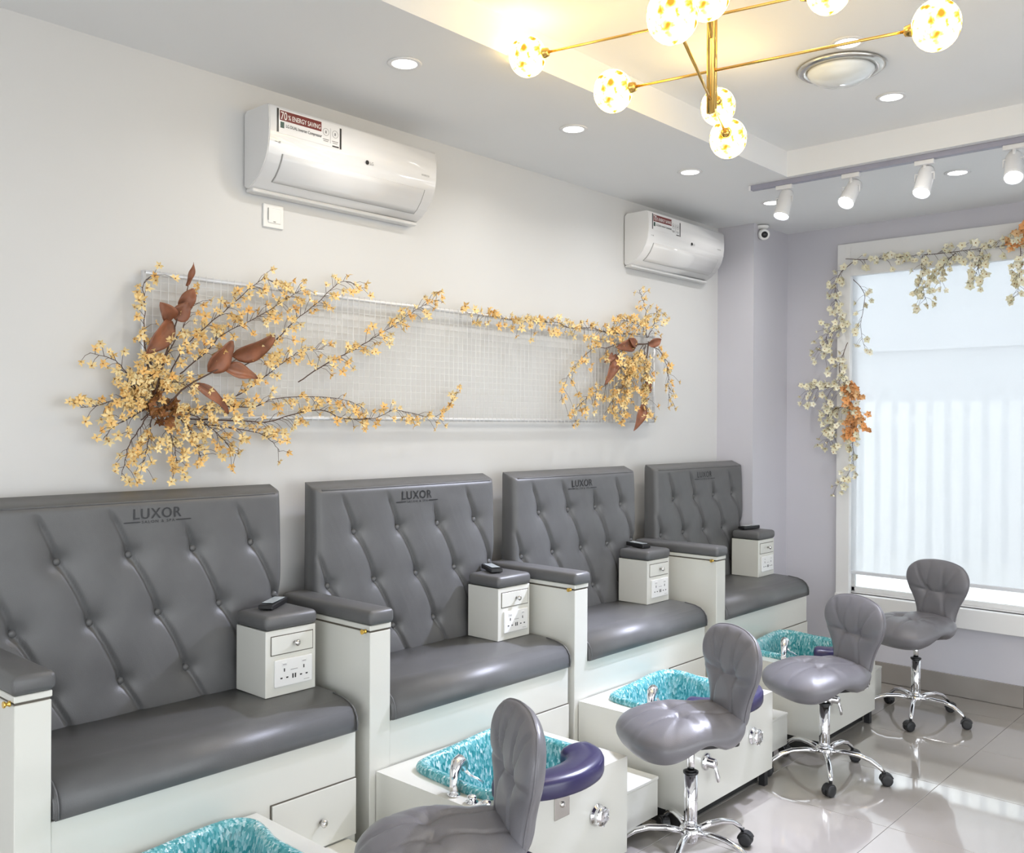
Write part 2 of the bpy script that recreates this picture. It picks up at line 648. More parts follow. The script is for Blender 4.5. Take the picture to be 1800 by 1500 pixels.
multi_box('window_frame', [
    (0.085, 0.115, WY0, WY0 + 0.025, WZ0, WZ1), (0.085, 0.115, WY1 - 0.025, WY1, WZ0, WZ1),
    (0.085, 0.115, WY0, WY1, WZ0, WZ0 + 0.03), (0.085, 0.115, WY0, WY1, WZ1 - 0.03, WZ1),
    (0.085, 0.115, 0.80, 0.83, WZ0, WZ1)], 'trim', win, 0.002)
for a, b in ((WY0 + 0.025, 0.80), (0.83, WY1 - 0.025)):
    box('pane', 0.098, 0.103, a, b, WZ0 + 0.03, WZ1 - 0.03, 'glass', win)
bl = empty('roller_blind', (XF + 0.022, 0, 0), 0, 'white roller blind pulled almost to the sill of the wide window', 'blind')
box('fabric', 0.0, 0.0015, WY0 + 0.010, WY1 - 0.010, 0.665, WZ1 - 0.03, 'blind', bl)
box('bottom_bar', -0.006, 0.008, WY0 + 0.010, WY1 - 0.010, 0.645, 0.667, 'bar', bl, 0.003)
tube('roller', [(0.0, WY0 + 0.012, WZ1 - 0.025), (0.0, WY1 - 0.012, WZ1 - 0.025)], 0.016, 'bar', bl, 12)

# outside: paving, a white slatted fence and a facade added to dim the sky
struct(box('outside_paving', -30, 40, -30, 30, -0.30, -0.14, 'outground'))
struct(multi_box('outside_added_facade', [(13.0, 13.4, -9, 12, -0.14, 5.2), (12.9, 13.0, -9, 12, 2.6, 2.75), (12.9, 13.4, -9, 12, 5.2, 5.4)], 'outside'))
fence = struct(empty('outside_fence', (8.2, 0, -0.14)))
for z in (0.25, 1.75):
    box('rail', 0.02, 0.06, -3.5, 5.5, z, z + 0.06, 'fence', fence)
for k in range(62):
    y = -3.5 + k * 0.145
    box('slat', -0.012, 0.012, y, y + 0.085, 0.0, 1.93, 'fence', fence)

# ------------------------------------------------------------------ benches
W = 0.98
FY = 2.478           # front plane of the benches
UNITS = [0.987, 2.114, 3.222, 4.400]
BZ0, BZ1 = 0.60, 1.343
ROWS = (1.163, 0.966, 0.768)


def fold_x(k, z):
    """x of fold line k at height z (diagonal pleats from upper left to lower right)."""
    base = 0.19 + 0.2225 * k + (1.163 - z) * 0.49
    t = (1.163 - z) / 0.1965
    return base + 0.005 * sin(pi * (t % 1.0))


BUTTONS = [(0, 0), (1, 0), (2, 0), (3, 0), (-1, 1), (0, 1), (1, 1), (2, 1), (3, 1), (-1, 2), (0, 2), (1, 2), (2, 2)]
BPOS = [(fold_x(k, ROWS[r]) if r == 0 else 0.19 + 0.2225 * k + (1.163 - ROWS[r]) * 0.49, ROWS[r]) for k, r in BUTTONS]


def back_off(x, z):
    """outward relief of the tufted backrest at (x, z), metres towards the sitter."""
    s = 0.0
    e = min(x, W - x, BZ1 - z)
    r = 0.028
    if e < r:
        s -= r - sqrt(max(0, r * r - (r - e) ** 2))
    e2 = min(x, W - x)
    s -= 0.010 * exp(-e2 / 0.05) + 0.006 * exp(-max(0, BZ1 - z) / 0.06)
    for k in range(-2, 4):
        fade = min(1.0, max(0.0, ((1.262 if k == 2 else 1.318) - z) / 0.05)) * min(1.0, max(0.0, e2 / 0.03))
        d = (x - fold_x(k, z)) * 0.9
        if abs(d) < 0.12:
            sgn = 1.0 if d > 0 else -1.0
            s += fade * (-0.0085 * exp(-(d / 0.0075) ** 2) - 0.007 * exp(-abs(d) / 0.045)
                         + 0.0045 * sgn * (1 - exp(-abs(d) / 0.004)) * exp(-abs(d) / 0.022))
    for bx, bz in BPOS:
        q = (x - bx) ** 2 + (z - bz) ** 2
        if q < 0.03:
            s -= 0.014 * exp(-q / 0.0007) + 0.008 * exp(-q / 0.004)
    return s


def back_y(z):
    return 0.402 + 0.020 * (z - BZ0) / (BZ1 - BZ0)


def make_backrest():
    nx_, nz_ = 170, 120
    verts, faces = [], []

    def warp(t):     # denser near the ends
        return t
    for j in range(nz_ + 1):
        z = BZ0 + (BZ1 - BZ0) * j / nz_
        for i in range(nx_ + 1):
            x = W * i / nx_
            verts.append((x, back_y(z) - back_off(x, z), z))
    for j in range(nz_):
        for i in range(nx_):
            a = j * (nx_ + 1) + i
            faces.append((a, a + 1, a + nx_ + 2, a + nx_ + 1))
    loop = [i for i in range(nx_ + 1)] + [j * (nx_ + 1) + nx_ for j in range(1, nz_ + 1)] + \
           [nz_ * (nx_ + 1) + i for i in range(nx_ - 1, -1, -1)] + [j * (nx_ + 1) for j in range(nz_ - 1, 0, -1)]
    n0 = len(verts)
    ry = 0.52
    for idx in loop:
        x, y, z = verts[idx]
        zz = z + (0.018 if z > BZ1 - 1e-4 else 0.018 * (z - BZ0) / (BZ1 - BZ0))
        verts.append((min(max(x, 0.004), W - 0.004), ry - 0.012, zz))
    n1 = len(verts)
    for idx in loop:
        x, y, z = verts[idx]
        verts.append((min(max(x, 0.014), W - 0.014), ry, min(z, BZ1 + 0.004)))
    m = len(loop)
    for i in range(m):
        k = (i + 1) % m
        faces.append((loop[i], loop[k], n0 + k, n0 + i))
        faces.append((n0 + i, n0 + k, n1 + k, n1 + i))
    faces.append(tuple(n1 + i for i in range(m)))
    return pyd(verts, faces, 'backrest')


def conform(me, ox, oz, lift=0.0022):
    """wrap flat lettering (x, y plane) on the backrest front."""
    bm = bmesh.new()
    bm.from_mesh(me)
    bmesh.ops.triangulate(bm, faces=bm.faces)
    bmesh.ops.subdivide_edges(bm, edges=[e for e in bm.edges if e.calc_length() > 0.012], cuts=1)
    for v in bm.verts:
        x, z = ox + v.co.x, oz + v.co.y
        v.co = Vector((x, back_y(z) - back_off(x, z) - lift, z))
    out = bpy.data.meshes.new('lettering')
    bm.to_mesh(out)
    bm.free()
    return out


def make_bench(x0, label):
    t = empty('spa_bench', (x0, FY, 0), 0, label, 'bench', 'grey tufted spa benches along the wall')
    # carcass
    box('base', 0.0, W, 0.004, 0.515, 0.0, 0.562, 'lacquer', t, 0.0015, 1)
    ap = box('arm_panel', -0.09, -0.0005, 0.0, 0.515, 0.0, 0.879, 'lacquer', t, 0.002, 1)
    box('arm_cap', -0.092, 0.001, -0.002, 0.515, 0.886, 0.903, 'lacquer', t, 0.002, 1)
    box('groove', -0.087, -0.003, 0.004, 0.512, 0.878, 0.887, 'groove', t)
    lathe('brass_stop', [(0.0085, 0.0), (0.0085, 0.004), (0.005, 0.006), (0.005, 0.012), (0.0075, 0.013), (0.0075, 0.017)], 'brass', t, 12, 'X',
          (-0.109, 0.022, 0.8825))
    # drawer at the right foot of the bench
    dr = empty('drawer', (0, 0, 0))
    bpy.data.objects.remove(dr)
    dr = box('drawer', 0.655, W - 0.002, -0.0035, 0.01, 0.222, 0.407, 'lacquer', t, 0.001, 1)
    box('gap_line', 0.651, W, 0.0015, 0.0045, 0.406, 0.411, 'groove', dr)
    box('gap_line', 0.650, 0.654, 0.0015, 0.0045, 0.218, 0.411, 'groove', dr)
    lathe('knob', [(0.006, 0.0), (0.005, 0.010), (0.012, 0.016), (0.013, 0.021), (0.008, 0.026), (0.002, 0.027)], 'knob', dr, 16, 'Y',
          (0.835, -0.0035, 0.305), (0, 0, 0))
    dr.children[-1].rotation_euler = (pi, 0, 0)
    # seat cushion
    prof = [(0.415, 0.563), (0.415, 0.668), (0.25, 0.671), (0.12, 0.668), (0.06, 0.662), (0.028, 0.652), (0.006, 0.636), (-0.008, 0.614),
            (-0.012, 0.590), (-0.010, 0.568), (-0.004, 0.563)]
    sc = extrude_profile('seat_cushion', prof, 0.002, W + 0.004, 'leather', t, bev=0.006, smooth=True)
    for xx in (0.012, W - 0.006):
        pp = [(xx, y - 0.0016, z + 0.0008) for y, z in prof[3:-1]]
        tube('piping', pp, 0.003, 'leather', sc, 6)
    # tufted back
    bk = link('backrest', make_backrest(), 'leather', t, smooth=True)
    bm = bmesh.new()
    add_lathe(bm, [(0.0125, 0.004), (0.0130, -0.006), (0.0105, -0.012), (0.006, -0.0148), (0.001, -0.0155)], 14, 'Y')
    bme = bm_mesh(bm, 'button')
    bme.materials.append(M['leather'])
    for p in bme.polygons:
        p.use_smooth = True
    for bx, bz in BPOS:
        if 0.02 < bx < W - 0.012:
            link('button', bme, None, bk, (bx, back_y(bz) - back_off(bx, bz) + 0.001, bz))
    zp = BZ1 - 0.011
    tube('piping', [(q, back_y(zp) - back_off(q, zp) - 0.0005, zp) for q in [0.03 + (W - 0.06) * i / 16 for i in range(17)]], 0.0032, 'leather', bk, 6)
    lt = text_mesh('LUXOR', 0.047, 0, 'CENTER', 0.98, 1.12)
    link('lettering', conform(lt, 0.497, 1.2765), 'ink', bk)
    lt = text_mesh('SALON & SPA', 0.0125, 0, 'CENTER', 1.15, 1.35)
    link('lettering', conform(lt, 0.500, 1.262), 'ink', bk)
    for a, b in ((0.385, 0.440), (0.560, 0.615)):
        bm = bmesh.new()
        n = 8
        vv = [(a + (b - a) * i / n, (0.0022 if 0 < i < n else 0.0012)) for i in range(n + 1)]
        lo = [bm.verts.new((x, -h, 0)) for x, h in vv]
        hi = [bm.verts.new((x, h, 0)) for x, h in vv]
        for i in range(n):
            bm.faces.new((lo[i], lo[i + 1], hi[i + 1], hi[i]))
        me = bpy.data.meshes.new('rule')
        bm.to_mesh(me)
        bm.free()
        link('rule', conform(me, 0, 1.2665), 'ink', bk)
    # armrest pad
    bm = bmesh.new()
    add_box(bm, -0.099, 0.010, -0.012, 0.512, 0.903, 0.951, 0.016, 3)
    for v in bm.verts:
        if v.co.z > 0.93:
            v.co.z += 0.006 * (1 - ((v.co.x + 0.045) / 0.056) ** 2)
    link('armrest_pad', bm_mesh(bm, 'armrest_pad'), 'leather', t, smooth=True)
    return t


bench_labels = [
    'nearest grey tufted bench, cut by the left edge of the photo',
    'second grey tufted bench from the left, standing under the middle of the wire grid',
    'third grey tufted bench from the left, standing under the grid\'s right end',
    'farthest and smallest-looking grey tufted bench beside the grey column']
bench0 = make_bench(UNITS[0], bench_labels[0])
benches = [bench0]
for x, lb in zip(UNITS[1:], bench_labels[1:]):
    b = copy_tree(bench0)
    b.location.x = x
    b['label'] = lb
    benches.append(b)

# ------------------------------------------------------------------ side cabinets standing on the seats
def make_cabinet(x0, label):
    # local origin: front left bottom corner of the cabinet
    t = empty('side_cabinet', (x0 + 0.768, FY + 0.212, 0.671), 0, label, 'cabinet', 'small white socket cabinets on the benches')
    w, d, h = 0.200, 0.178, 0.222
    box('body', 0, w, 0.0, d, 0.0, h, 'lacquer', t, 0.0015, 1)
    bm = bmesh.new()
    add_box(bm, -0.006, w + 0.004, -0.010, d, h + 0.0005, h + 0.050, 0.018, 3)
    for v in bm.verts:
        if v.co.z > h + 0.03:
            v.co.z += 0.004 * max(0, 1 - ((v.co.x - w / 2) / (w / 2)) ** 2)
    link('cushion', bm_mesh(bm, 'cushion'), 'leather', t, smooth=True)
    dr = box('drawer', 0.022, 0.186, -0.003, 0.006, 0.140, 0.200, 'lacquer', t, 0.001, 1)
    multi_box('gap_line', [(0.019, 0.189, -0.0006, 0.001, 0.137, 0.140), (0.019, 0.189, -0.0006, 0.001, 0.200, 0.203),
                           (0.019, 0.022, -0.0006, 0.001, 0.137, 0.203), (0.186, 0.189, -0.0006, 0.001, 0.137, 0.203)], 'groove', dr)
    lathe('knob', [(0.005, 0.0), (0.004, 0.009), (0.010, 0.014), (0.0115, 0.019), (0.007, 0.024), (0.002, 0.025)], 'knob', dr, 16, 'Y',
          (0.112, -0.003, 0.172), (pi, 0, 0))
    sp = box('socket_plate', 0.032, 0.182, -0.008, 0.0, 0.030, 0.122, 'white_plastic', t, 0.003, 2)
    for cx in (0.068, 0.146):
        box('switch', cx - 0.010, cx + 0.010, -0.0098, -0.008, 0.100, 0.112, 'white_plastic', sp, 0.001, 1)
        box('switch_mark', cx - 0.007, cx + 0.007, -0.0102, -0.0096, 0.1035, 0.1060, 'grey_print', sp)
        box('slot', cx - 0.002, cx + 0.002, -0.0088, -0.0078, 0.080, 0.091, 'slot', sp)
        box('slot', cx - 0.0155, cx - 0.0075, -0.0088, -0.0078, 0.057, 0.0615, 'slot', sp)
        box('slot', cx + 0.0075, cx + 0.0155, -0.0088, -0.0078, 0.057, 0.0615, 'slot', sp)
    for cx in (0.102, 0.112):
        box('usb_port', cx - 0.0025, cx + 0.0025, -0.0088, -0.0078, 0.053, 0.068, 'slot', sp)
    box('mark', 0.093, 0.121, -0.0088, -0.0078, 0.0815, 0.0835, 'grey_print', sp)
    box('mark', 0.146, 0.168, -0.0088, -0.0078, 0.040, 0.0412, 'grey_print', sp)
    return t


cab_labels = [
    'white socket cabinet with drawer on the nearest bench',
    'white socket cabinet with drawer on the second bench from the left',
    'white socket cabinet with drawer on the third bench from the left',
    'white socket cabinet with drawer on the farthest bench, against the grey column']
cab0 = make_cabinet(UNITS[0], cab_labels[0])
for x, lb in zip(UNITS[1:], cab_labels[1:]):
    c = copy_tree(cab0)
    c.location.x = x + 0.768
    c['label'] = lb


def make_remote(x0, label):
    t = empty('remote_control', (x0 + 0.880, FY + 0.338, 0.9475), radians(35), label, 'remote', 'black remotes on the cabinets')
    bm = bmesh.new()
    add_box(bm, -0.072, 0.072, -0.026, 0.026, 0.0, 0.021, 0.004, 2)
    for v in bm.verts:
        if v.co.z > 0.012 and v.co.x < -0.05:
            v.co.z -= 0.004
    link('body', bm_mesh(bm, 'body'), 'black', t)
    box('screen', -0.052, 0.060, -0.019, 0.019, 0.0206, 0.0216, 'screen', t)
    return t


rem_rot = [35, 62, 72, -12]
rem_off = [(0.880, 0.338), (0.862, 0.338), (0.866, 0.336), (0.872, 0.330)]
rem_labels = ['black remote with pale screen on the nearest bench\'s cabinet',
              'black remote with pale screen on the second bench\'s cabinet',
              'black remote with pale screen on the third bench\'s cabinet',
              'black remote lying askew on the farthest bench\'s cabinet']
rem0 = make_remote(UNITS[0], rem_labels[0])
for i in range(1, 4):
    r = copy_tree(rem0)
    r.location = (UNITS[i] + rem_off[i][0], FY + rem_off[i][1], 0.9475)
    r.rotation_euler.z = radians(rem_rot[i])
    r['label'] = rem_labels[i]

# ------------------------------------------------------------------ foot basin units and steps
TBX0, TBX1, TBY0, TBY1, TBZ0, TBZ1 = -0.065, 0.640, -0.541, -0.004, 0.066, 0.407
BASIN = [(0.060, -0.075), (0.160, -0.055), (0.305, -0.036), (0.450, -0.020), (0.545, -0.028), (0.588, -0.080), (0.580, -0.160),
         (0.562, -0.230), (0.560, -0.310), (0.556, -0.400), (0.520, -0.470), (0.440, -0.500), (0.300, -0.492), (0.170, -0.496),
         (0.070, -0.490), (0.012, -0.445), (0.000, -0.370), (0.006, -0.270), (0.012, -0.180), (0.026, -0.110)]


def make_basin_unit(x0, label):
    t = empty('foot_basin_unit', (x0, FY, 0), 0, label, 'foot basin', 'white foot basin units in front of the benches')
    out = catmull([(x, y, 0) for x, y in BASIN], 96)
    cx = sum(p.x for p in out) / 96
    cy = sum(p.y for p in out) / 96
    n = 96

    def ring(s, z, push=0.0):
        r = []
        for p in out:
            dx, dy = p.x - cx, p.y - cy
            L = sqrt(dx * dx + dy * dy)
            k = max(0.02, (L * s + push)) / L
            r.append((cx + dx * k, cy + dy * k, z))
        return r
    # cabinet: four sides and a top with a cut-out
    v, f = [], []
    rect = [(TBX0, TBY0), (TBX1, TBY0), (TBX1, TBY1), (TBX0, TBY1)]
    for z in (TBZ0, TBZ1):
        v += [(x, y, z) for x, y in rect]
    for i in range(4):
        f.append((i, (i + 1) % 4, 4 + (i + 1) % 4, 4 + i))
    f.append((3, 2, 1, 0))
    hole = ring(1.0, TBZ1, -0.012)
    # sample rectangle boundary by angle so each hole point pairs with a boundary point
    outer = []
    for p in hole:
        dx, dy = p[0] - cx, p[1] - cy
        ts = []
        if dx > 1e-9: ts.append((TBX1 - cx) / dx)
        if dx < -1e-9: ts.append((TBX0 - cx) / dx)
        if dy > 1e-9: ts.append((TBY1 - cy) / dy)
        if dy < -1e-9: ts.append((TBY0 - cy) / dy)
        k = min(ts)
        outer.append((cx + dx * k, cy + dy * k, TBZ1))
    h0 = len(v)
    v += hole
    o0 = len(v)
    v += outer
    for i in range(n):
        k = (i + 1) % n
        f.append((h0 + i, h0 + k, o0 + k, o0 + i))
        a, b = outer[i], outer[k]
        same = abs(a[0] - b[0]) < 1e-6 or abs(a[1] - b[1]) < 1e-6
        if not same:      # fill the triangle up to the rectangle corner
            for ci, c in enumerate(rect):
                if min(a[0], b[0]) - 1e-6 <= c[0] <= max(a[0], b[0]) + 1e-6 and min(a[1], b[1]) - 1e-6 <= c[1] <= max(a[1], b[1]) + 1e-6:
                    f.append((o0 + i, o0 + k, 4 + ci))
    link('cabinet', pyd(v, f, 'cabinet', recalc=False), 'lacquer', t)
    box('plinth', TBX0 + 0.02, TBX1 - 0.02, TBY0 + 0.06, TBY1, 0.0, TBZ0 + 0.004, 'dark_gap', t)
    for xx in (TBX0 + 0.03, TBX1 - 0.06):
        box('foot', xx, xx + 0.03, TBY0 + 0.006, TBY0 + 0.034, 0.0, TBZ0 + 0.001, 'black_soft', t)
    # bowl
    secs = [ring(1.0, TBZ1 - 0.006, -0.004), ring(1.0, TBZ1 + 0.010, 0.0), ring(1.0, TBZ1 + 0.022, -0.006), ring(1.0, TBZ1 + 0.027, -0.018),
            ring(1.0, TBZ1 + 0.024, -0.034), ring(1.0, TBZ1 + 0.012, -0.046), ring(1.0, TBZ1 - 0.03, -0.056), ring(1.0, TBZ1 - 0.12, -0.075),
            ring(1.0, TBZ1 - 0.19, -0.10), ring(0.75, TBZ1 - 0.215, -0.09), ring(0.4, TBZ1 - 0.222, -0.05), ring(0.05, TBZ1 - 0.224, 0)]
    v, f = [], []
    for s in secs:
        v += s
    for j in range(len(secs) - 1):
        for i in range(n):
            k = (i + 1) % n
            f.append((j * n + i, j * n + k, (j + 1) * n + k, (j + 1) * n + i))
    f.append(tuple(range((len(secs) - 1) * n, len(secs) * n)))
    bowl = link('basin', pyd(v, f, 'basin'), 'basin', t, smooth=True)
    lathe('drain', [(0.026, 0.0), (0.026, 0.004), (0.018, 0.006), (0.002, 0.006)], 'chrome', bowl, 20, 'Z', (cx, cy, TBZ1 - 0.224))
    for q in ((0.055, -0.21), (0.075, -0.40), (0.50, -0.33)):
        dxy = Vector((cx - q[0], cy - q[1], 0)).normalized()
        lathe('jet', [(0.016, 0.0), (0.016, 0.006), (0.006, 0.010)], 'white_plastic', bowl, 16, 'X', (q[0], q[1], TBZ1 - 0.125), (0, 0, atan2(dxy.y, dxy.x)))
    # faucet
    fx, fy = -0.030, -0.345
    fa = lathe('faucet', [(0.021, 0.0), (0.021, 0.006), (0.015, 0.010), (0.013, 0.016)], 'chrome', t, 20, 'Z', (fx, fy, TBZ1))
    tube('spout', [(0, 0, 0.008), (0.001, 0, 0.04), (0.006, 0.002, 0.075), (0.018, 0.006, 0.094), (0.036, 0.012, 0.097), (0.054, 0.017, 0.084), (0.060, 0.019, 0.066)],
         [0.0145, 0.0145, 0.017, 0.020, 0.0215, 0.019, 0.0165], 'chrome', fa, 14)
    tube('hose', [(0.066, 0.020, 0.062), (0.085, 0.012, 0.036), (0.10, -0.004, 0.026), (0.112, -0.02, 0.012)], 0.006, 'chrome', fa, 10)
    for yy in (-0.425, -0.487):
        k = lathe('tap_knob', [(0.021, 0.0), (0.021, 0.003), (0.015, 0.005), (0.017, 0.016), (0.012, 0.023), (0.002, 0.025)], 'chrome', t, 18, 'Z', (-0.030, yy, TBZ1))
    # purple foot rest: a curved pad on a steel bracket
    c = [(0.045, -0.475), (0.068, -0.537), (0.130, -0.584), (0.230, -0.602), (0.330, -0.584), (0.392, -0.537), (0.415, -0.475)]
    path = catmull([(a, b, 0) for a, b in c], 30, closed=False)
    v, f = [], []
    sec = [(-0.060, 0.004), (-0.064, 0.014), (-0.064, 0.046), (-0.058, 0.058), (-0.044, 0.065), (-0.015, 0.067), (0.020, 0.065),
           (0.050, 0.056), (0.060, 0.046), (0.064, 0.034), (0.064, 0.010), (0.056, 0.0), (-0.050, 0.0)]
    ns = len(sec)
    for i, p in enumerate(path):
        tdir = (path[min(i + 1, 29)] - path[max(i - 1, 0)]).normalized()
        nd = Vector((-tdir.y, tdir.x, 0))
        end = min(i, 29 - i)
        sh = (0.88, 0.97)[end] if end < 2 else 1.0
        for a, b in sec:
            q = p + nd * a * sh
            v.append((q.x, q.y, 0.430 + 0.037 + (b - 0.037) * sh))
    for i in range(29):
        for j in range(ns):
            k = (j + 1) % ns
            f.append((i * ns + j, i * ns + k, (i + 1) * ns + k, (i + 1) * ns + j))
    f.append(tuple(range(ns)))
    f.append(tuple(range(29 * ns, 30 * ns)))
    fr = link('foot_rest', pyd(v, f, 'foot_rest'), 'purple', t, smooth=True)
    fr['label'] = 'dark purple curved padded foot rest'
    br = box('bracket', 0.232, 0.308, TBY0 - 0.004, TBY0, 0.300, 0.431, 'steel', t, 0.001, 1)
    box('bracket_arm', 0.244, 0.296, TBY0 - 0.06, TBY0 - 0.001, 0.424, 0.431, 'steel', br)
    lathe('screw', [(0.010, 0.0), (0.010, 0.003), (0.006, 0.006), (0.001, 0.007)], 'knob', br, 14, 'Y', (0.270, TBY0 - 0.004, 0.345), (pi, 0, 0))
    # valves on the front
    vk = lathe('valve', [(0.036, 0.0), (0.037, 0.006), (0.028, 0.010), (0.030, 0.016), (0.033, 0.022), (0.033, 0.030), (0.024, 0.036), (0.002, 0.037)], 'chrome', t, 28, 'Y',
               (0.458, TBY0, 0.254), (pi, 0, 0))
    for a in range(6):
        an = a * pi / 3
        box('grip_rib', -0.004, 0.004, 0.018, 0.033, 0.026, 0.0345, 'chrome', vk, 0.001, 1, rot=(0, an, 0))
    vl = lathe('valve', [(0.034, 0.0), (0.035, 0.006), (0.026, 0.011), (0.020, 0.016), (0.019, 0.040), (0.012, 0.046), (0.002, 0.047)], 'chrome', t, 24, 'Y',
               (0.072, TBY0, 0.245), (pi, 0, 0))
    tube('lever', [(0.0, 0.036, 0.0), (0.004, 0.042, 0.025), (0.008, 0.048, 0.055), (0.010, 0.050, 0.072)], [0.009, 0.0085, 0.011, 0.006], 'chrome', vl, 10)
    return t


tub_labels = [
    'white foot basin unit at the bottom edge of the photo, before the nearest bench',
    'white foot basin unit with faucet, partly hidden by the nearest stool',
    'white foot basin unit before the third bench, behind the second stool',
    'white foot basin unit farthest away, before the last bench near the window']
tub0 = make_basin_unit(UNITS[0] - 0.042, tub_labels[0])
for x, lb in zip(UNITS[1:], tub_labels[1:]):
    c = copy_tree(tub0)
    c.location.x = x
    c['label'] = lb


def make_step(x0, label):
    t = empty('step_box', (x0, FY, 0), 0, label, 'step', 'low white steps beside the basins')
    box('body', 0.645, 0.978, -0.448, -0.004, 0.066, 0.205, 'lacquer', t, 0.0015, 1)
    box('tread', 0.643, 0.980, -0.450, -0.004, 0.2055, 0.218, 'lacquer', t, 0.002, 1)
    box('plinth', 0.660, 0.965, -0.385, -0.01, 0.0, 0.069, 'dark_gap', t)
    return t


step_labels = [
    'low white step at the foot of the nearest bench, by its drawer',
    'low white step between the second and third foot basins',
    'low white step between the third and fourth foot basins',
    'low white step right of the farthest foot basin']
st0 = make_step(UNITS[0] - 0.036, step_labels[0])
for x, lb in zip(UNITS[1:], step_labels[1:]):
    c = copy_tree(st0)
    c.location.x = x
    c['label'] = lb


# ------------------------------------------------------------------ stools
def seg_dist(px, py, a, b):
    ax, ay = a
    bx, by = b
    dx, dy = bx - ax, by - ay
    L = dx * dx + dy * dy
    t = 0 if L == 0 else max(0, min(1, ((px - ax) * dx + (py - ay) * dy) / L))
    return sqrt((px - ax - t * dx) ** 2 + (py - ay - t * dy) ** 2)


def polar_pad(outline, centre, nseg, rings):
    pts = catmull([(x, y, 0) for x, y in outline], nseg)
    return [[(centre[0] + (p.x - centre[0]) * r, centre[1] + (p.y - centre[1]) * r, r) for p in pts] for r in rings]


def pad_mesh(name, outline, centre, shape):
    """closed pad from shape(x, y, rho, side) -> 3D point; side +1 top, -1 underside."""
    N = 88
    top_r = [0.03, 0.08, 0.14, 0.20, 0.26, 0.32, 0.38, 0.44, 0.50, 0.56, 0.62, 0.68, 0.74, 0.79, 0.84, 0.885, 0.92, 0.95, 0.975, 0.992, 1.0]
    bot_r = [0.985, 0.95, 0.89, 0.8, 0.65, 0.4, 0.1]
    rings = []
    for ring in polar_pad(outline, centre, N, top_r):
        rings.append([shape(x, y, r, 1) for x, y, r in ring])
    for ring in polar_pad(outline, centre, N, bot_r):
        rings.append([shape(x, y, r, -1) for x, y, r in ring])
    v, f = [], []
    for r in rings:
        v += r
    for j in range(len(rings) - 1):
        for i in range(N):
            k = (i + 1) % N
            f.append((j * N + i, j * N + k, (j + 1) * N + k, (j + 1) * N + i))
    f.append(tuple(range(N)))
    f.append(tuple(range((len(rings) - 1) * N, len(rings) * N)))
    return pyd(v, f, name)


def mirror_outline(half):
    return half + [(x, -y) for x, y in half[::-1] if abs(y) > 1e-6]


SEAT_OUT = mirror_outline([(0.257, 0.0), (0.254, 0.070), (0.238, 0.140), (0.190, 0.198), (0.105, 0.214), (0.020, 0.203), (-0.060, 0.184), (-0.120, 0.160),
                           (-0.158, 0.115), (-0.166, 0.055), (-0.168, 0.0)])
T1, T2 = (0.065, 0.052), (0.065, -0.052)
SEAT_SEGS = [(T1, T2)] + [s for sg in (1, -1) for s in (
    ((0.065, 0.052 * sg), (0.25, 0.060 * sg)), ((0.065, 0.052 * sg), (0.185, 0.215 * sg)), ((0.065, 0.052 * sg), (0.035, 0.22 * sg)),
    ((0.065, 0.052 * sg), (-0.165, 0.075 * sg)))]


def crease(x, y, segs, tufts, depth=0.0055, wid=0.006, td=0.014):
    s = 0.0
    for a, b in segs:
        d = seg_dist(x, y, a, b)
        if d < 0.09:
            s -= depth * exp(-(d / wid) ** 2) + 0.0016 * exp(-d / 0.02)
    for q in tufts:
        d2 = (x - q[0]) ** 2 + (y - q[1]) ** 2
        s -= td * exp(-d2 / 0.0009)
    return max(s, -0.020)


def seat_shape(x, y, r, side):
    x_ = x - 0.035
    ze = 0.402 - 0.018 * max(0, x_) / 0.2 - 0.05 * max(0, x_ - 0.13) + 0.03 * max(0, -x_ - 0.10) / 0.1
    ze += 0.008 * exp(-(x_ / 0.07) ** 2) * abs(y) / 0.2
    if side > 0:
        z = ze + 0.072 * (1 - r ** 3.0) ** 0.55
        z += crease(x, y, SEAT_SEGS, (T1, T2)) * min(1, (1 - r) / 0.12 + 0.25)
    else:
        arch = 0.054 * exp(-((x - 0.015) / 0.085) ** 2)
        z = ze - (0.080 - arch) * (1 - r ** 4) ** 0.5
    return (x, y, z)


# backrest outline in its own plane: (across, up)
BACK_OUT_H = [(0.0, 0.0), (0.080, 0.004), (0.118, 0.030), (0.128, 0.090), (0.152, 0.160), (0.188, 0.230), (0.206, 0.295), (0.194, 0.355),
              (0.148, 0.400), (0.078, 0.420), (0.0, 0.426)]
BACK_OUT_H = [(a, b * 0.835) for a, b in BACK_OUT_H]
BACK_OUT = [(a, b) for a, b in BACK_OUT_H] + [(-a, b) for a, b in BACK_OUT_H[::-1] if a > 1e-6]
B1, B2 = (0.055, 0.188), (-0.055, 0.188)
BACK_SEGS = [(B1, B2)] + [s for sg in (1, -1) for s in (
    ((0.055 * sg, 0.188), (0.20 * sg, 0.198)), ((0.055 * sg, 0.188), (0.145 * sg, 0.335)), ((0.055 * sg, 0.188), (0.045 * sg, 0.355)),
    ((0.055 * sg, 0.188), (0.085 * sg, 0.0)))]


def back_shape(a, b, r, side):
    if side > 0:
        t = 0.044 * (1 - r ** 3.0) ** 0.55 + crease(a, b, BACK_SEGS, (B1, B2), 0.006, 0.007, 0.012) * min(1, (1 - r) / 0.12 + 0.25)
    else:
        t = -0.040 * (1 - r ** 4) ** 0.5
    x = -0.152 + t + 0.55 * a * a - 0.10 * b + 0.12 * max(0, b - 0.3) * 0
    return (x, a, 0.402 + b)


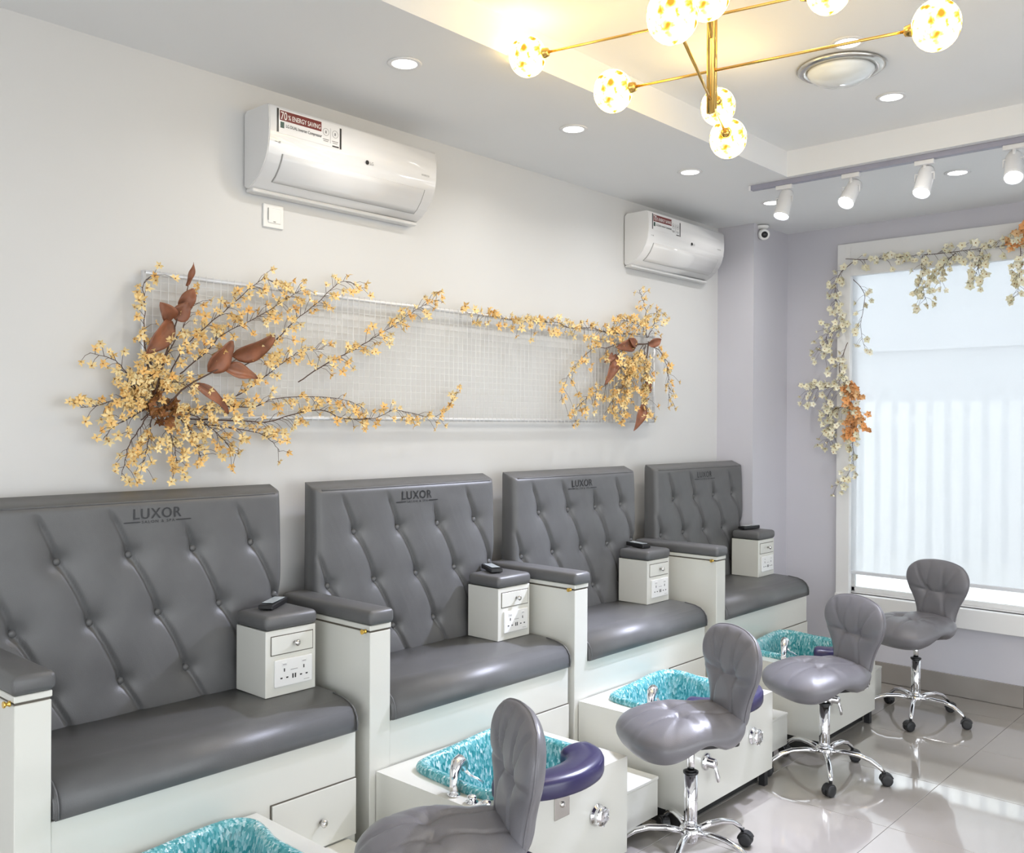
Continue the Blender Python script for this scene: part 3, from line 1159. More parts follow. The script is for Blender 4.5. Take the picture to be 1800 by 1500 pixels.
def make_stool(loc, rz, label, leg_rot):
    t = empty('rolling_stool', loc, rz, label, 'stool', 'grey rolling stools with butterfly backs')
    seat = link('seat', pad_mesh('seat', SEAT_OUT, (0.045, 0.0), seat_shape), 'stool_leather', t, smooth=True)
    back = link('backrest', pad_mesh('backrest', BACK_OUT, (0.0, 0.185), back_shape), 'stool_leather', t, smooth=True)
    # seam along the rim of the back
    rim = [Vector(back_shape(p.x, p.y, 1.0, 1)) for p in catmull([(a, b, 0) for a, b in BACK_OUT], 60)]
    tube('piping', rim + [rim[0]], 0.0028, 'stool_leather', back, 6)
    box('under_plate', -0.15, 0.075, -0.095, 0.095, 0.345, 0.382, 'black', t, 0.012, 2)
    tube('height_lever', [(0.02, -0.06, 0.352), (0.03, -0.16, 0.348), (0.035, -0.20, 0.344)], 0.005, 'black', t, 8)
    box('back_bracket', -0.18, -0.10, -0.03, 0.03, 0.352, 0.372, 'steel', t, 0.003, 1)
    lathe('bracket_bolt', [(0.012, 0.0), (0.012, 0.012), (0.004, 0.016)], 'chrome', t, 12, 'X', (-0.190, 0.0, 0.40))
    lathe('gas_piston', [(0.0135, 0.215), (0.0135, 0.350)], 'chrome', t, 16)
    lathe('collar', [(0.026, 0.318), (0.028, 0.320), (0.028, 0.327), (0.018, 0.331)], 'black', t, 20)
    lathe('column', [(0.0245, 0.085), (0.0245, 0.319)], 'chrome', t, 24)
    lathe('hub', [(0.020, 0.068), (0.024, 0.072), (0.028, 0.090), (0.040, 0.098), (0.042, 0.118), (0.036, 0.126), (0.025, 0.130)], 'chrome', t, 24)
    bm = bmesh.new()
    add_tube(bm, [(0.03, 0, 0.108), (0.09, 0, 0.116), (0.15, 0, 0.114), (0.20, 0, 0.100), (0.238, 0, 0.076), (0.255, 0, 0.058)],
             [0.013, 0.013, 0.0125, 0.012, 0.011, 0.009], 10, True, 0.85)
    leg_me = bm_mesh(bm, 'leg')
    leg_me.materials.append(M['chrome'])
    bm = bmesh.new()
    add_lathe(bm, [(0.012, -0.021), (0.022, -0.021), (0.0255, -0.016), (0.0255, -0.004), (0.017, -0.003), (0.017, 0.003), (0.0255, 0.004), (0.0255, 0.016), (0.022, 0.021), (0.012, 0.021)], 20, 'Y', (0.012, 0, 0.0255))
    wheel_me = bm_mesh(bm, 'caster_wheel')
    wheel_me.materials.append(M['black_soft'])
    bm = bmesh.new()
    hood = [(0.030 * cos(radians(a)), 0.0255 + 0.030 * sin(radians(a))) for a in range(20, 200, 20)]
    vf = [bm.verts.new((0.012 + x, -0.015, z)) for x, z in hood]
    vb = [bm.verts.new((0.012 + x, 0.015, z)) for x, z in hood]
    for i in range(len(hood)):
        k = (i + 1) % len(hood)
        bm.faces.new((vf[i], vf[k], vb[k], vb[i]))
    bm.faces.new(vf[::-1])
    bm.faces.new(vb)
    add_lathe(bm, [(0.007, 0.045), (0.007, 0.066)], 10, 'Z', (0, 0, 0))
    hood_me = bm_mesh(bm, 'caster')
    hood_me.materials.append(M['black'])
    for me in (leg_me, wheel_me):
        for p in me.polygons:
            p.use_smooth = True
    for k in range(5):
        a = radians(leg_rot) + k * 2 * pi / 5
        lg = link('leg', leg_me, None, t, (0, 0, 0), (0, 0, a))
        ca = link('caster', hood_me, None, t, (0.255 * cos(a), 0.255 * sin(a), 0.0), (0, 0, a + random.uniform(-1.2, 1.2)))
        link('wheel', wheel_me, None, ca)
    return t


STOOLS = [((1.700, 1.733), 147, -38, 'nearest grey rolling stool, cut off by the bottom edge of the photo'),
          ((2.972, 1.810), 147, -21, 'second nearest grey rolling stool, in front of the third foot basin'),
          ((4.120, 1.812), 150, -12, 'grey rolling stool in front of the farthest foot basin'),
          ((5.260, 1.800), 157, -35, 'farthest grey rolling stool, nearest to the window')]
s0 = make_stool((STOOLS[0][0][0], STOOLS[0][0][1], 0), radians(STOOLS[0][1]), STOOLS[0][3], 0)
stools = [s0]
for (xy, rz, lr, lb) in STOOLS[1:]:
    s = copy_tree(s0)
    s.location = (xy[0], xy[1], 0)
    s.rotation_euler.z = radians(rz)
    s['label'] = lb
    stools.append(s)
for s, lift in zip(stools, (0.085, 0.085, 0.045, 0.088)):      # gas lifts set to different heights
    for ch in s.children:
        if ch.name.split('.')[0] in ('seat', 'backrest', 'under_plate', 'height_lever', 'back_bracket', 'bracket_bolt', 'gas_piston'):
            ch.location.z += lift
for s, st in zip(stools, STOOLS):      # turn each star base on its own
    lr = radians(st[2])
    for ch in s.children:
        if ch.name.split('.')[0] == 'leg':
            ch.rotation_euler.z += lr
        elif ch.name.split('.')[0] == 'caster':
            x, y, z = ch.location
            ch.location = (x * cos(lr) - y * sin(lr), x * sin(lr) + y * cos(lr), z)
            ch.rotation_euler.z += lr

# ------------------------------------------------------------------ air conditioners
def make_ac(x0, z0, width, label, detail):
    t = empty('air_conditioner', (x0, D, z0), 0, label, 'air conditioner', 'white wall air conditioners')
    P = [(-0.004, 0.010), (-0.004, 0.285), (-0.02, 0.296), (-0.150, 0.2955), (-0.162, 0.291), (-0.166, 0.282), (-0.170, 0.23), (-0.169, 0.185),
         (-0.164, 0.145), (-0.153, 0.108), (-0.136, 0.078), (-0.112, 0.050), (-0.085, 0.030), (-0.055, 0.012), (-0.03, 0.004)]
    extrude_profile('body', P, 0.0, width, 'ac_white', t, bev=0.004, smooth=True)
    # end plates, a touch greyer
    for xx, nm in ((-0.003, 'end_plate'), (width - 0.001, 'end_plate')):
        Q = [(y * 0.97 - 0.003, 0.006 + z * 0.965 + 0.001) for y, z in P]
        extrude_profile('end_plate', Q, xx, xx + 0.004, 'ac_side', t)
    # seam between unit and wall bracket
    box('wall_plate', 0.01, width - 0.01, -0.006, -0.0005, 0.02, 0.28, 'ac_line', t)
    # air flap, its outline and the lower lip
    F = [(-0.1600, 0.122), (-0.151, 0.102), (-0.135, 0.074), (-0.112, 0.047), (-0.092, 0.0325)]

    def off(pts, d):
        out = []
        for i, (y, z) in enumerate(pts):
            a, b = pts[max(i - 1, 0)], pts[min(i + 1, len(pts) - 1)]
            ty, tz = b[0] - a[0], b[1] - a[1]
            L = sqrt(ty * ty + tz * tz)
            out.append((y + tz / L * d, z - ty / L * d))
        return out
    fa, fb = off(F, 0.0035), off(F, -0.001)
    flap = extrude_profile('air_flap', fa + fb[::-1], 0.062, width - 0.062, 'ac_white', t, smooth=True)
    for xx in (0.058, width - 0.060):
        la, lb = off(F, 0.0022), off(F, -0.001)
        extrude_profile('flap_gap', la + lb[::-1], xx, xx + 0.0025, 'ac_line', flap)
    box('flap_gap', 0.058, width - 0.058, -0.0945, -0.0905, 0.0295, 0.0325, 'ac_line', flap)
    box('lower_lip', 0.004, width - 0.004, -0.052, -0.006, -0.006, 0.008, 'ac_side', t, 0.003, 1)
    # sticker with the saving claim, on the upper left of the front
    fy = -0.1685
    zs = 0.222

    def plate(name, a, b, c, d, m, lift, par):
        return box(name, a, b, fy - lift, fy - lift + 0.0006, c, d, m, par)
    st = plate('sticker', 0.028, 0.318, 0.192, 0.281, 'ac_white', 0.0020, t)
    plate('sticker_bar', 0.028, 0.036, 0.195, 0.281, 'ink', 0.0026, st)
    plate('sticker_bar', 0.310, 0.318, 0.192, 0.272, 'ink', 0.0026, st)
    plate('red_band', 0.040, 0.224, 0.240, 0.276, 'red_print', 0.0026, st)
    plate('green_mark', 0.043, 0.059, 0.213, 0.235, 'green_print', 0.0026, st)
    plate('fine_print', 0.275, 0.306, 0.194, 0.199, 'ink', 0.0026, st)
    plate('divider', 0.266, 0.267, 0.205, 0.262, 'grey_print', 0.0026, st)
    fac = (pi / 2, 0, 0)
    tx = text_mesh('70', 0.040, 0, 'LEFT', 0.72)
    link('lettering', tx, 'white_print', st, (0.043, fy - 0.0030, 0.2445), fac)
    tx2 = text_mesh('% ENERGY SAVING', 0.0245, 0, 'LEFT', 0.70)
    link('lettering', tx2, 'white_print', st, (0.076, fy - 0.0030, 0.2475), fac)
    tx3 = text_mesh('LG DUAL Inverter Compressor', 0.0165, 0, 'LEFT', 0.74)
    link('lettering', tx3, 'ink', st, (0.066, fy - 0.0030, 0.2175), fac)
    for cx in (0.245, 0.288):
        tube('icon_ring', [(cx + 0.0135 * cos(q * pi / 12), fy - 0.0030, 0.243 + 0.0135 * sin(q * pi / 12)) for q in range(25)], 0.0007, 'grey_print', st, 4)
        plate('icon_mark', cx - 0.003, cx + 0.003, 0.238, 0.248, 'grey_print', 0.0032, st)
        plate('icon_text', cx - 0.014, cx + 0.014, 0.2135, 0.2165, 'grey_print', 0.0028, st)
        plate('icon_text', cx - 0.011, cx + 0.011, 0.2075, 0.2100, 'grey_print', 0.0028, st)
    # maker's round emblem with its two letters
    em = lathe('emblem', [(0.0085, 0.0), (0.0085, 0.0012), (0.006, 0.0016)], 'ink', t, 20, 'Y', (width * 0.545, -0.1690, 0.170), (pi, 0, 0))
    link('lettering', text_mesh('LG', 0.017, 0, 'LEFT', 0.9), 'ac_line', t, (width * 0.545 + 0.013, -0.1700, 0.1635), fac)
    link('lettering', text_mesh('INVERTER', 0.010, 0, 'LEFT', 1.0), 'ac_line', t, (width - 0.085, -0.1705, 0.176), fac)
    plate('panel_icon', 0.022, 0.032, 0.1585, 0.161, 'ac_line', 0.0004, t)
    plate('panel_icon', 0.038, 0.046, 0.156, 0.163, 'ac_line', 0.0004, t)
    return t


ac1 = make_ac(1.921, 2.450, 0.820, 'larger-looking white air conditioner above the light switch', True)
ac2 = copy_tree(ac1)
ac2.location = (4.345, D, 2.478)
ac2['label'] = 'white air conditioner in the far corner beside the grey column'

sw = empty('light_switch', (2.044, D, 2.376), 0, 'square white light switch under the nearer air conditioner', 'switch')
box('plate', -0.045, 0.045, -0.010, 0.0, -0.045, 0.045, 'white_plastic', sw, 0.003, 2)
rk = box('rocker', -0.026, 0.030, -0.0135, -0.009, -0.028, 0.030, 'white_plastic', sw, 0.002, 1)
box('indicator', -0.0275, -0.0245, -0.0142, -0.0125, -0.018, 0.028, 'ac_line', rk)
box('mark', -0.004, 0.006, -0.0140, -0.0132, -0.024, -0.020, 'ac_line', rk)

# ------------------------------------------------------------------ wire grid on the wall
GX0, GX1, GZ0, GZ1 = 1.516, 4.600, 1.606, 2.095
gp = empty('wire_grid_panel', (GX0, D - 0.035, GZ0), 0, 'long silver framed wire grid panel hung on the white wall', 'wire grid')
gw, gh = GX1 - GX0, GZ1 - GZ0
for pts in ([(0, 0, 0), (gw, 0, 0)], [(0, 0, gh), (gw, 0, gh)], [(0, 0, -0.006), (0, 0, gh + 0.006)], [(gw, 0, -0.006), (gw, 0, gh + 0.006)]):
    tube('frame_bar', pts, 0.0085, 'silver_wire', gp, 10)
bm = bmesh.new()
add_tube(bm, [(0, 0, -0.012), (0, 0, gh + 0.012)], 0.0013, 5)
wv = bm_mesh(bm, 'wire')
wv.materials.append(M['wire_white'])
bm = bmesh.new()
add_tube(bm, [(0, 0, 0), (gw, 0, 0)], 0.0012, 5)
wh = bm_mesh(bm, 'wire')
wh.materials.append(M['wire_white'])
nv = 108
for i in range(1, nv):
    link('wire', wv, None, gp, (gw * i / nv, -0.008, 0))
nh = 17
for i in range(1, nh):
    link('wire', wh, None, gp, (0, -0.0055, gh * i / nh))
for xx in (0.06, gw / 2, gw - 0.06):
    tube('wall_hook', [(xx, 0.034, gh), (xx, -0.006, gh)], 0.004, 'silver_wire', gp, 8)

# ------------------------------------------------------------------ artificial flower sprays
def flower_mesh(name, petals, rad, width, cup, pm):
    v, f, mi = [], [], []
    for k in range(petals):
        a = 2 * pi * k / petals + (0.12 if k % 2 else -0.1)
        rr = rad * (1.0 if k % 2 == 0 else 0.88)
        ca, sa = cos(a), sin(a)

        def P(r, s, h):
            return (r * ca - s * sa, r * sa + s * ca, h)
        b = len(v)
        v += [P(0.0, 0, 0), P(rr * 0.5, width, cup * 0.55), P(rr * 0.55, 0, cup * 0.35), P(rr * 0.5, -width, cup * 0.55), P(rr, 0, cup * (0.6 if k % 3 else 1.3))]
        f += [(b, b + 1, b + 2), (b, b + 2, b + 3), (b + 1, b + 4, b + 2), (b + 2, b + 4, b + 3)]
        mi += [0] * 4
    b = len(v)
    for k in range(5):
        a = 2 * pi * k / 5
        v.append((rad * 0.13 * cos(a), rad * 0.13 * sin(a), cup * 0.3))
    v.append((0, 0, cup * 0.75))
    v.append((0, 0, -rad * 0.35))
    for k in range(5):
        f.append((b + k, b + (k + 1) % 5, b + 5))
        f.append((b + (k + 1) % 5, b + k, b + 6))
        mi += [1, 1]
    me = pyd(v, f, name, recalc=False)
    me.materials.append(M[pm])
    me.materials.append(M['calyx'])
    for p, i in zip(me.polygons, mi):
        p.material_index = i
    return me


FL = [flower_mesh('blossom', 6, 0.0250, 0.0060, 0.009, 'petal'), flower_mesh('blossom', 5, 0.0235, 0.0062, 0.012, 'petal'),
      flower_mesh('blossom', 6, 0.0205, 0.0055, 0.016, 'petal')]


def make_spray(name, label, cat, group, pts, nflow, flowers, plane, stem_r=0.0024, twig=0.055, lift=0.030, droop=0.0, size=1.0):
    """pts in wall coordinates; plane((a, z), out) -> 3D point standing 'out' metres off the wall."""
    path2 = catmull([(a, z, 0) for a, z in pts], max(10, 5 * len(pts)), closed=False)
    n = len(path2)
    L = [0.0]
    for a, b in zip(path2, path2[1:]):
        L.append(L[-1] + (b - a).length)
    path = [Vector(plane((p.x, p.y), lift * (0.6 + 0.6 * sin(pi * i / (n - 1))) + 0.004 * sin(i * 1.7))) for i, p in enumerate(path2)]
    base = path[0]
    root = empty(name, base, 0, label, cat, group)
    bm = bmesh.new()
    rel = [p - base for p in path]
    add_tube(bm, rel, [stem_r * (1 - 0.65 * i / (n - 1)) for i in range(n)], 5)
    spots = []
    for q in range(nflow):
        s = (q + random.random()) / nflow
        s = 0.10 + 0.90 * s
        d = s * L[-1]
        i = min(n - 2, max(0, next((k for k in range(n - 1) if L[k + 1] >= d), n - 2)))
        fr = (d - L[i]) / max(1e-6, L[i + 1] - L[i])
        p2 = path2[i].lerp(path2[i + 1], fr)
        tdir = (path2[i + 1] - path2[i]).normalized()
        sgn = random.choice((-1, 1))
        ang = atan2(tdir.y, tdir.x) + sgn * random.uniform(0.35, 1.15)
        ln = twig * random.uniform(0.15, 1.0)
        end2 = Vector((p2.x + ln * cos(ang), p2.y + ln * sin(ang) - droop * ln, 0))
        o0 = lift * 0.9
        o1 = max(0.016, o0 + random.uniform(-0.25, 0.9) * ln)
        A_, B_ = rel[i].lerp(rel[i + 1], fr), Vector(plane((end2.x, end2.y), o1)) - base
        if ln > 0.012:
            mid = A_.lerp(B_, 0.55) + Vector((0, 0, 0.15 * ln))
            add_tube(bm, [A_, mid, B_], [0.0011, 0.0009, 0.0007], 3, False)
        spots.append(B_)
    link('stem', bm_mesh(bm, 'stem'), 'stem', root, smooth=True)
    nrm = Vector(plane((0, 0), 1.0)) - Vector(plane((0, 0), 0.0))
    for B_ in spots:
        tilt = (nrm + Vector((random.uniform(-.75, .75), random.uniform(-.75, .75), random.uniform(-.8, .5)))).normalized()
        qn = tilt.to_track_quat('Z', 'Y') @ Quaternion((0, 0, 1), random.uniform(0, 6.28))
        o = link('blossom', random.choice(flowers), None, root, B_)
        o.rotation_mode = 'QUATERNION'
        o.rotation_quaternion = qn
        sc = size * random.uniform(0.62, 1.05)
        o.scale = (sc, sc, sc)
    return root


def wall_plane(p, out):
    return (p[0], D - 0.045 - out, p[1])


SPRAYS = [
    ('yellow blossom branch climbing inside the left edge of the wire grid', [(1.525, 1.654), (1.513, 1.76), (1.497, 1.878), (1.499, 1.985), (1.496, 2.049), (1.545, 2.094)], 16),
    ('yellow blossom branch rising steeply behind the upper brown leaves', [(1.544, 1.654), (1.575, 1.805), (1.633, 1.912), (1.666, 1.976), (1.695, 2.035)], 18),
    ('yellow blossom branch arching to the top rail, leftmost of the three long ones', [(1.582, 1.715), (1.633, 1.83), (1.706, 1.909), (1.81, 1.999), (1.918, 2.094), (1.978, 2.121), (2.044, 2.082)], 30),
    ('yellow blossom branch slanting up through the middle of the left half of the grid', [(1.634, 1.754), (1.734, 1.842), (1.789, 1.902), (1.933, 1.978), (2.072, 2.064), (2.144, 2.106)], 34),
    ('yellow blossom branch reaching above the top rail, longest of the upper ones', [(1.839, 1.769), (1.942, 1.832), (2.025, 1.91), (2.096, 1.979), (2.194, 2.053), (2.295, 2.14), (2.357, 2.154), (2.42, 2.136)], 30),
    ('yellow blossom branch leaning right below the three-leaf twig', [(1.742, 1.614), (1.825, 1.669), (1.92, 1.727), (2.01, 1.793), (2.081, 1.84), (2.137, 1.867), (2.237, 1.877)], 28),
    ('yellow blossom branch crossing the middle of the grid up to its top rail', [(2.121, 1.744), (2.262, 1.829), (2.367, 1.877), (2.458, 1.927), (2.471, 1.936), (2.582, 1.996), (2.667, 2.047), (2.753, 2.096), (2.866, 2.136)], 40),
    ('thin yellow blossom branch bowed above the bottom rail', [(1.582, 1.631), (1.701, 1.629), (1.811, 1.644), (1.92, 1.645), (1.996, 1.675), (2.138, 1.688), (2.28, 1.686), (2.377, 1.671), (2.45, 1.64)], 30),
    ('yellow blossom branch running along the bottom rail to the grid centre', [(1.674, 1.598), (1.884, 1.593), (1.981, 1.59), (2.098, 1.621), (2.221, 1.637), (2.324, 1.606), (2.46, 1.604), (2.433, 1.608), (2.493, 1.609), (2.585, 1.641), (2.691, 1.631), (2.801, 1.615), (2.893, 1.641), (2.939, 1.684), (2.975, 1.728)], 52),
    ('yellow blossom twig drooping below the bottom rail', [(1.687, 1.58), (1.783, 1.574), (1.884, 1.558), (1.951, 1.544), (2.004, 1.511), (2.039, 1.477)], 14),
    ('yellow blossom twig reaching furthest up and left beyond the grid', [(1.501, 1.653), (1.449, 1.731), (1.416, 1.773), (1.386, 1.794), (1.323, 1.809)], 12),
    ('yellow blossom twig stretching left of the dried flower heart', [(1.507, 1.647), (1.458, 1.67), (1.393, 1.657), (1.341, 1.639), (1.293, 1.632)], 16),
    ('yellow blossom twig hanging to the lower left of the heart', [(1.507, 1.63), (1.446, 1.599), (1.393, 1.57), (1.367, 1.53)], 9),
    ('yellow blossom twig hanging lowest beneath the heart', [(1.519, 1.612), (1.483, 1.564), (1.446, 1.512), (1.435, 1.459), (1.426, 1.401)], 10),
    ('yellow blossom twig hanging straight down from the heart', [(1.532, 1.606), (1.516, 1.546), (1.507, 1.493), (1.501, 1.44)], 11),
    ('yellow blossom twig drooping right of the straight one', [(1.551, 1.6), (1.583, 1.558), (1.609, 1.491), (1.625, 1.418)], 18),
    ('yellow blossom twig curving down towards the nearest bench', [(1.582, 1.613), (1.641, 1.589), (1.674, 1.533), (1.715, 1.465)], 18),
    ('bushy yellow blossom twig just above the heart', [(1.532, 1.63), (1.525, 1.689), (1.519, 1.749), (1.531, 1.803)], 26),
    ('bushy yellow blossom twig spreading left over the frame', [(1.532, 1.636), (1.494, 1.659), (1.464, 1.699), (1.446, 1.722)], 26),
    ('yellow blossom twig leaning right from the heart', [(1.538, 1.642), (1.582, 1.715), (1.621, 1.726), (1.667, 1.727)], 22),
    ('yellow blossom twig sweeping right under the heart', [(1.544, 1.618), (1.621, 1.613), (1.687, 1.607), (1.784, 1.533), (1.812, 1.507), (1.855, 1.468)], 26),
    ('dried flower cluster twig at the heart itself', [(1.495, 1.594), (1.532, 1.63), (1.557, 1.654), (1.582, 1.631)], 20),
    ('yellow garland along the right half of the top rail', [(4.417, 2.097), (4.134, 2.082), (4.039, 2.086), (3.955, 2.096), (3.837, 2.084), (3.75, 2.08), (3.664, 2.1), (3.581, 2.093), (3.567, 2.094), (3.396, 2.084), (3.196, 2.089), (3.026, 2.092)], 62),
    ('yellow blossom spray fanning left from the right-hand cluster', [(4.481, 2.047), (4.213, 2.029), (4.077, 1.997), (3.974, 1.994), (3.865, 1.929), (3.795, 1.87), (3.752, 1.819), (3.706, 1.704)], 30),
    ('yellow blossom spray pointing to the lower left of the right-hand cluster', [(4.418, 1.995), (4.215, 1.895), (4.079, 1.803), (3.93, 1.737), (3.841, 1.679), (3.775, 1.632)], 34),
    ('dense yellow blossom spray hanging in the right-hand cluster', [(4.449, 2.045), (4.366, 1.956), (4.235, 1.803), (4.157, 1.737), (4.109, 1.661)], 44),
    ('dense yellow blossom spray hanging straight at the right rail', [(4.471, 2.04), (4.44, 1.96), (4.451, 1.84), (4.442, 1.75), (4.453, 1.672)], 46),
    ('pale wispy spray drooping outside the right rail', [(4.492, 2.048), (4.612, 2.007), (4.669, 1.923), (4.693, 1.818), (4.728, 1.72)], 20),
    ('thin spray standing up above the right-hand cluster', [(4.481, 2.083), (4.459, 2.154), (4.447, 2.231), (4.415, 2.306), (4.404, 2.347)], 12),
    ('short blossom twig leaning right at the top of the right-hand cluster', [(4.47, 2.095), (4.417, 2.139), (4.313, 2.154), (4.212, 2.157), (4.153, 2.135)], 24),
    ('short blossom twig at the upper right of the right-hand cluster', [(4.492, 2.084), (4.523, 2.147), (4.555, 2.217), (4.588, 2.244)], 10),
    ('yellow blossom spray filling the middle of the right-hand cluster', [(4.46, 2.028), (4.356, 1.944), (4.305, 1.876), (4.276, 1.775), (4.272, 1.652)], 36),
]
M['petal_dry'] = blossom('dried_petals', (0.30, 0.12, 0.03), (0.20, 0.07, 0.02), (0.42, 0.20, 0.06))
FLH = [flower_mesh('blossom', 6, 0.024, 0.0075, 0.014, 'petal_dry')]
for lb, pts, nf in SPRAYS:
    right = pts[0][0] > 3.5
    heart = 'heart itself' in lb
    make_spray('flower_spray', lb, 'flower spray', 'yellow artificial flower sprays on the wire grid', pts, int(nf * (1.65 if right else 1.5)), FLH if heart else FL, wall_plane,
               twig=(0.075 if right else 0.062), size=(1.15 if right else 1.0), droop=(0.35 if right else 0.1))


# large brown leaves on their twigs
def make_leaf_mesh(length, width, curl, seed):
    rnd = random.Random(seed)
    n, m = 12, 6
    v, f = [], []
    for i in range(n + 1):
        s = i / n
        wd = width * 0.5 * (sin(pi * min(1, s ** 0.80)) ** 0.75) * (1 - 0.15 * s) + 0.0012
        for j in range(m + 1):
            t = j / m * 2 - 1
            z = curl * length * (s - 0.5) ** 2 + abs(t) * wd * 0.35 + 0.004 * sin(9 * s + 2 * t + seed) * abs(t)
            v.append((s * length, t * wd, z))
    for i in range(n):
        for j in range(m):
            a = i * (m + 1) + j
            f.append((a, a + 1, a + m + 2, a + m + 1))
    k = len(v)
    v += [(x, y, z - 0.0012) for x, y, z in v]
    f += [tuple(k + q for q in fc[::-1]) for fc in f]
    rimv = [j for j in range(m + 1)] + [i * (m + 1) + m for i in range(1, n + 1)] + [n * (m + 1) + j for j in range(m - 1, -1, -1)] + [i * (m + 1) for i in range(n - 1, 0, -1)]
    for a, b in zip(rimv, rimv[1:] + rimv[:1]):
        f.append((b, a, k + a, k + b))
    return pyd(v, f, 'leaf', recalc=False)


LEAF_TWIGS = [
    ('brown leafy twig with the tall narrow tip at the upper left of the grid',
     [(1.520, 1.630), (1.562, 1.798), (1.592, 1.885), (1.610, 1.945), (1.638, 2.020), (1.646, 2.058)],
     [(1.596, 1.933, 1.495, 1.814, 0.078), (1.594, 1.932, 1.540, 1.986, 0.059), (1.602, 1.935, 1.633, 1.996, 0.063),
      (1.622, 1.974, 1.662, 2.049, 0.056), (1.645, 2.056, 1.658, 2.136, 0.022)]),
    ('brown twig with four broad leaves on the left third of the grid',
     [(1.577, 1.643), (1.628, 1.698), (1.674, 1.729), (1.735, 1.761), (1.790, 1.790), (1.836, 1.815)],
     [(1.729, 1.763, 1.816, 1.877, 0.087), (1.833, 1.816, 1.998, 1.903, 0.084), (1.785, 1.784, 1.909, 1.751, 0.065), (1.680, 1.729, 1.808, 1.624, 0.045)]),
    ('brown leafy twig at the upper left of the right-hand flower cluster',
     [(4.466, 2.046), (4.361, 2.033), (4.200, 1.987), (4.141, 1.949)],
     [(4.364, 2.039, 4.136, 2.005, 0.076), (4.183, 1.980, 4.041, 1.807, 0.062), (4.354, 2.020, 4.234, 2.058, 0.05), (4.144, 1.970, 4.040, 1.920, 0.044)]),
    ('brown leafy twig hanging below the right-hand flower cluster',
     [(4.472, 2.058), (4.451, 1.960), (4.447, 1.852), (4.438, 1.714)],
     [(4.436, 1.712, 4.309, 1.555, 0.062), (4.446, 1.852, 4.459, 1.768, 0.046), (4.466, 2.038, 4.553, 2.074, 0.052)])]
for ti, (lb, pts, leaves) in enumerate(LEAF_TWIGS):
    path = [Vector((a, D - 0.085 - 0.002 * i, z)) for i, (a, z) in enumerate(pts)]
    root = empty('leaf_twig', path[0], 0, lb, 'leaf twig', 'brown leaf twigs on the wire grid')
    bm = bmesh.new()
    add_tube(bm, [p - path[0] for p in path], [0.0036 * (1 - 0.5 * i / (len(path) - 1)) for i in range(len(path))], 6)
    link('stem', bm_mesh(bm, 'stem'), 'stem', root, smooth=True)
    for li, (bx, bz, tx_, tz_, wd) in enumerate(leaves):
        a = Vector((bx, D - 0.090, bz))
        b = Vector((tx_, D - 0.110 - 0.006 * (li % 3), tz_))
        xd = (b - a).normalized()
        yd = Vector((0, -1, 0)).cross(xd).normalized()
        zd = xd.cross(yd)
        mt = Matrix((xd, yd, zd)).transposed()
        me = make_leaf_mesh((b - a).length, wd, -0.5 if li % 2 else -0.25, ti * 7 + li)
        o = link('leaf', me, 'leafb', root, a - path[0], smooth=True)
        o.rotation_euler = (mt @ Matrix.Rotation(random.uniform(-0.5, 0.5), 3, 'X')).to_euler()

# garland round the window: pale blossoms with a few orange ones
FLW = [flower_mesh('blossom', 5, 0.030, 0.012, 0.010, 'petal_pale'), flower_mesh('blossom', 6, 0.027, 0.010, 0.014, 'petal_pale')]
FLO = [flower_mesh('blossom', 6, 0.034, 0.013, 0.012, 'petal_orange'), flower_mesh('blossom', 5, 0.030, 0.011, 0.016, 'petal_orange')]


def far_plane(p, out):
    return (XF - 0.045 - out, p[0], p[1])


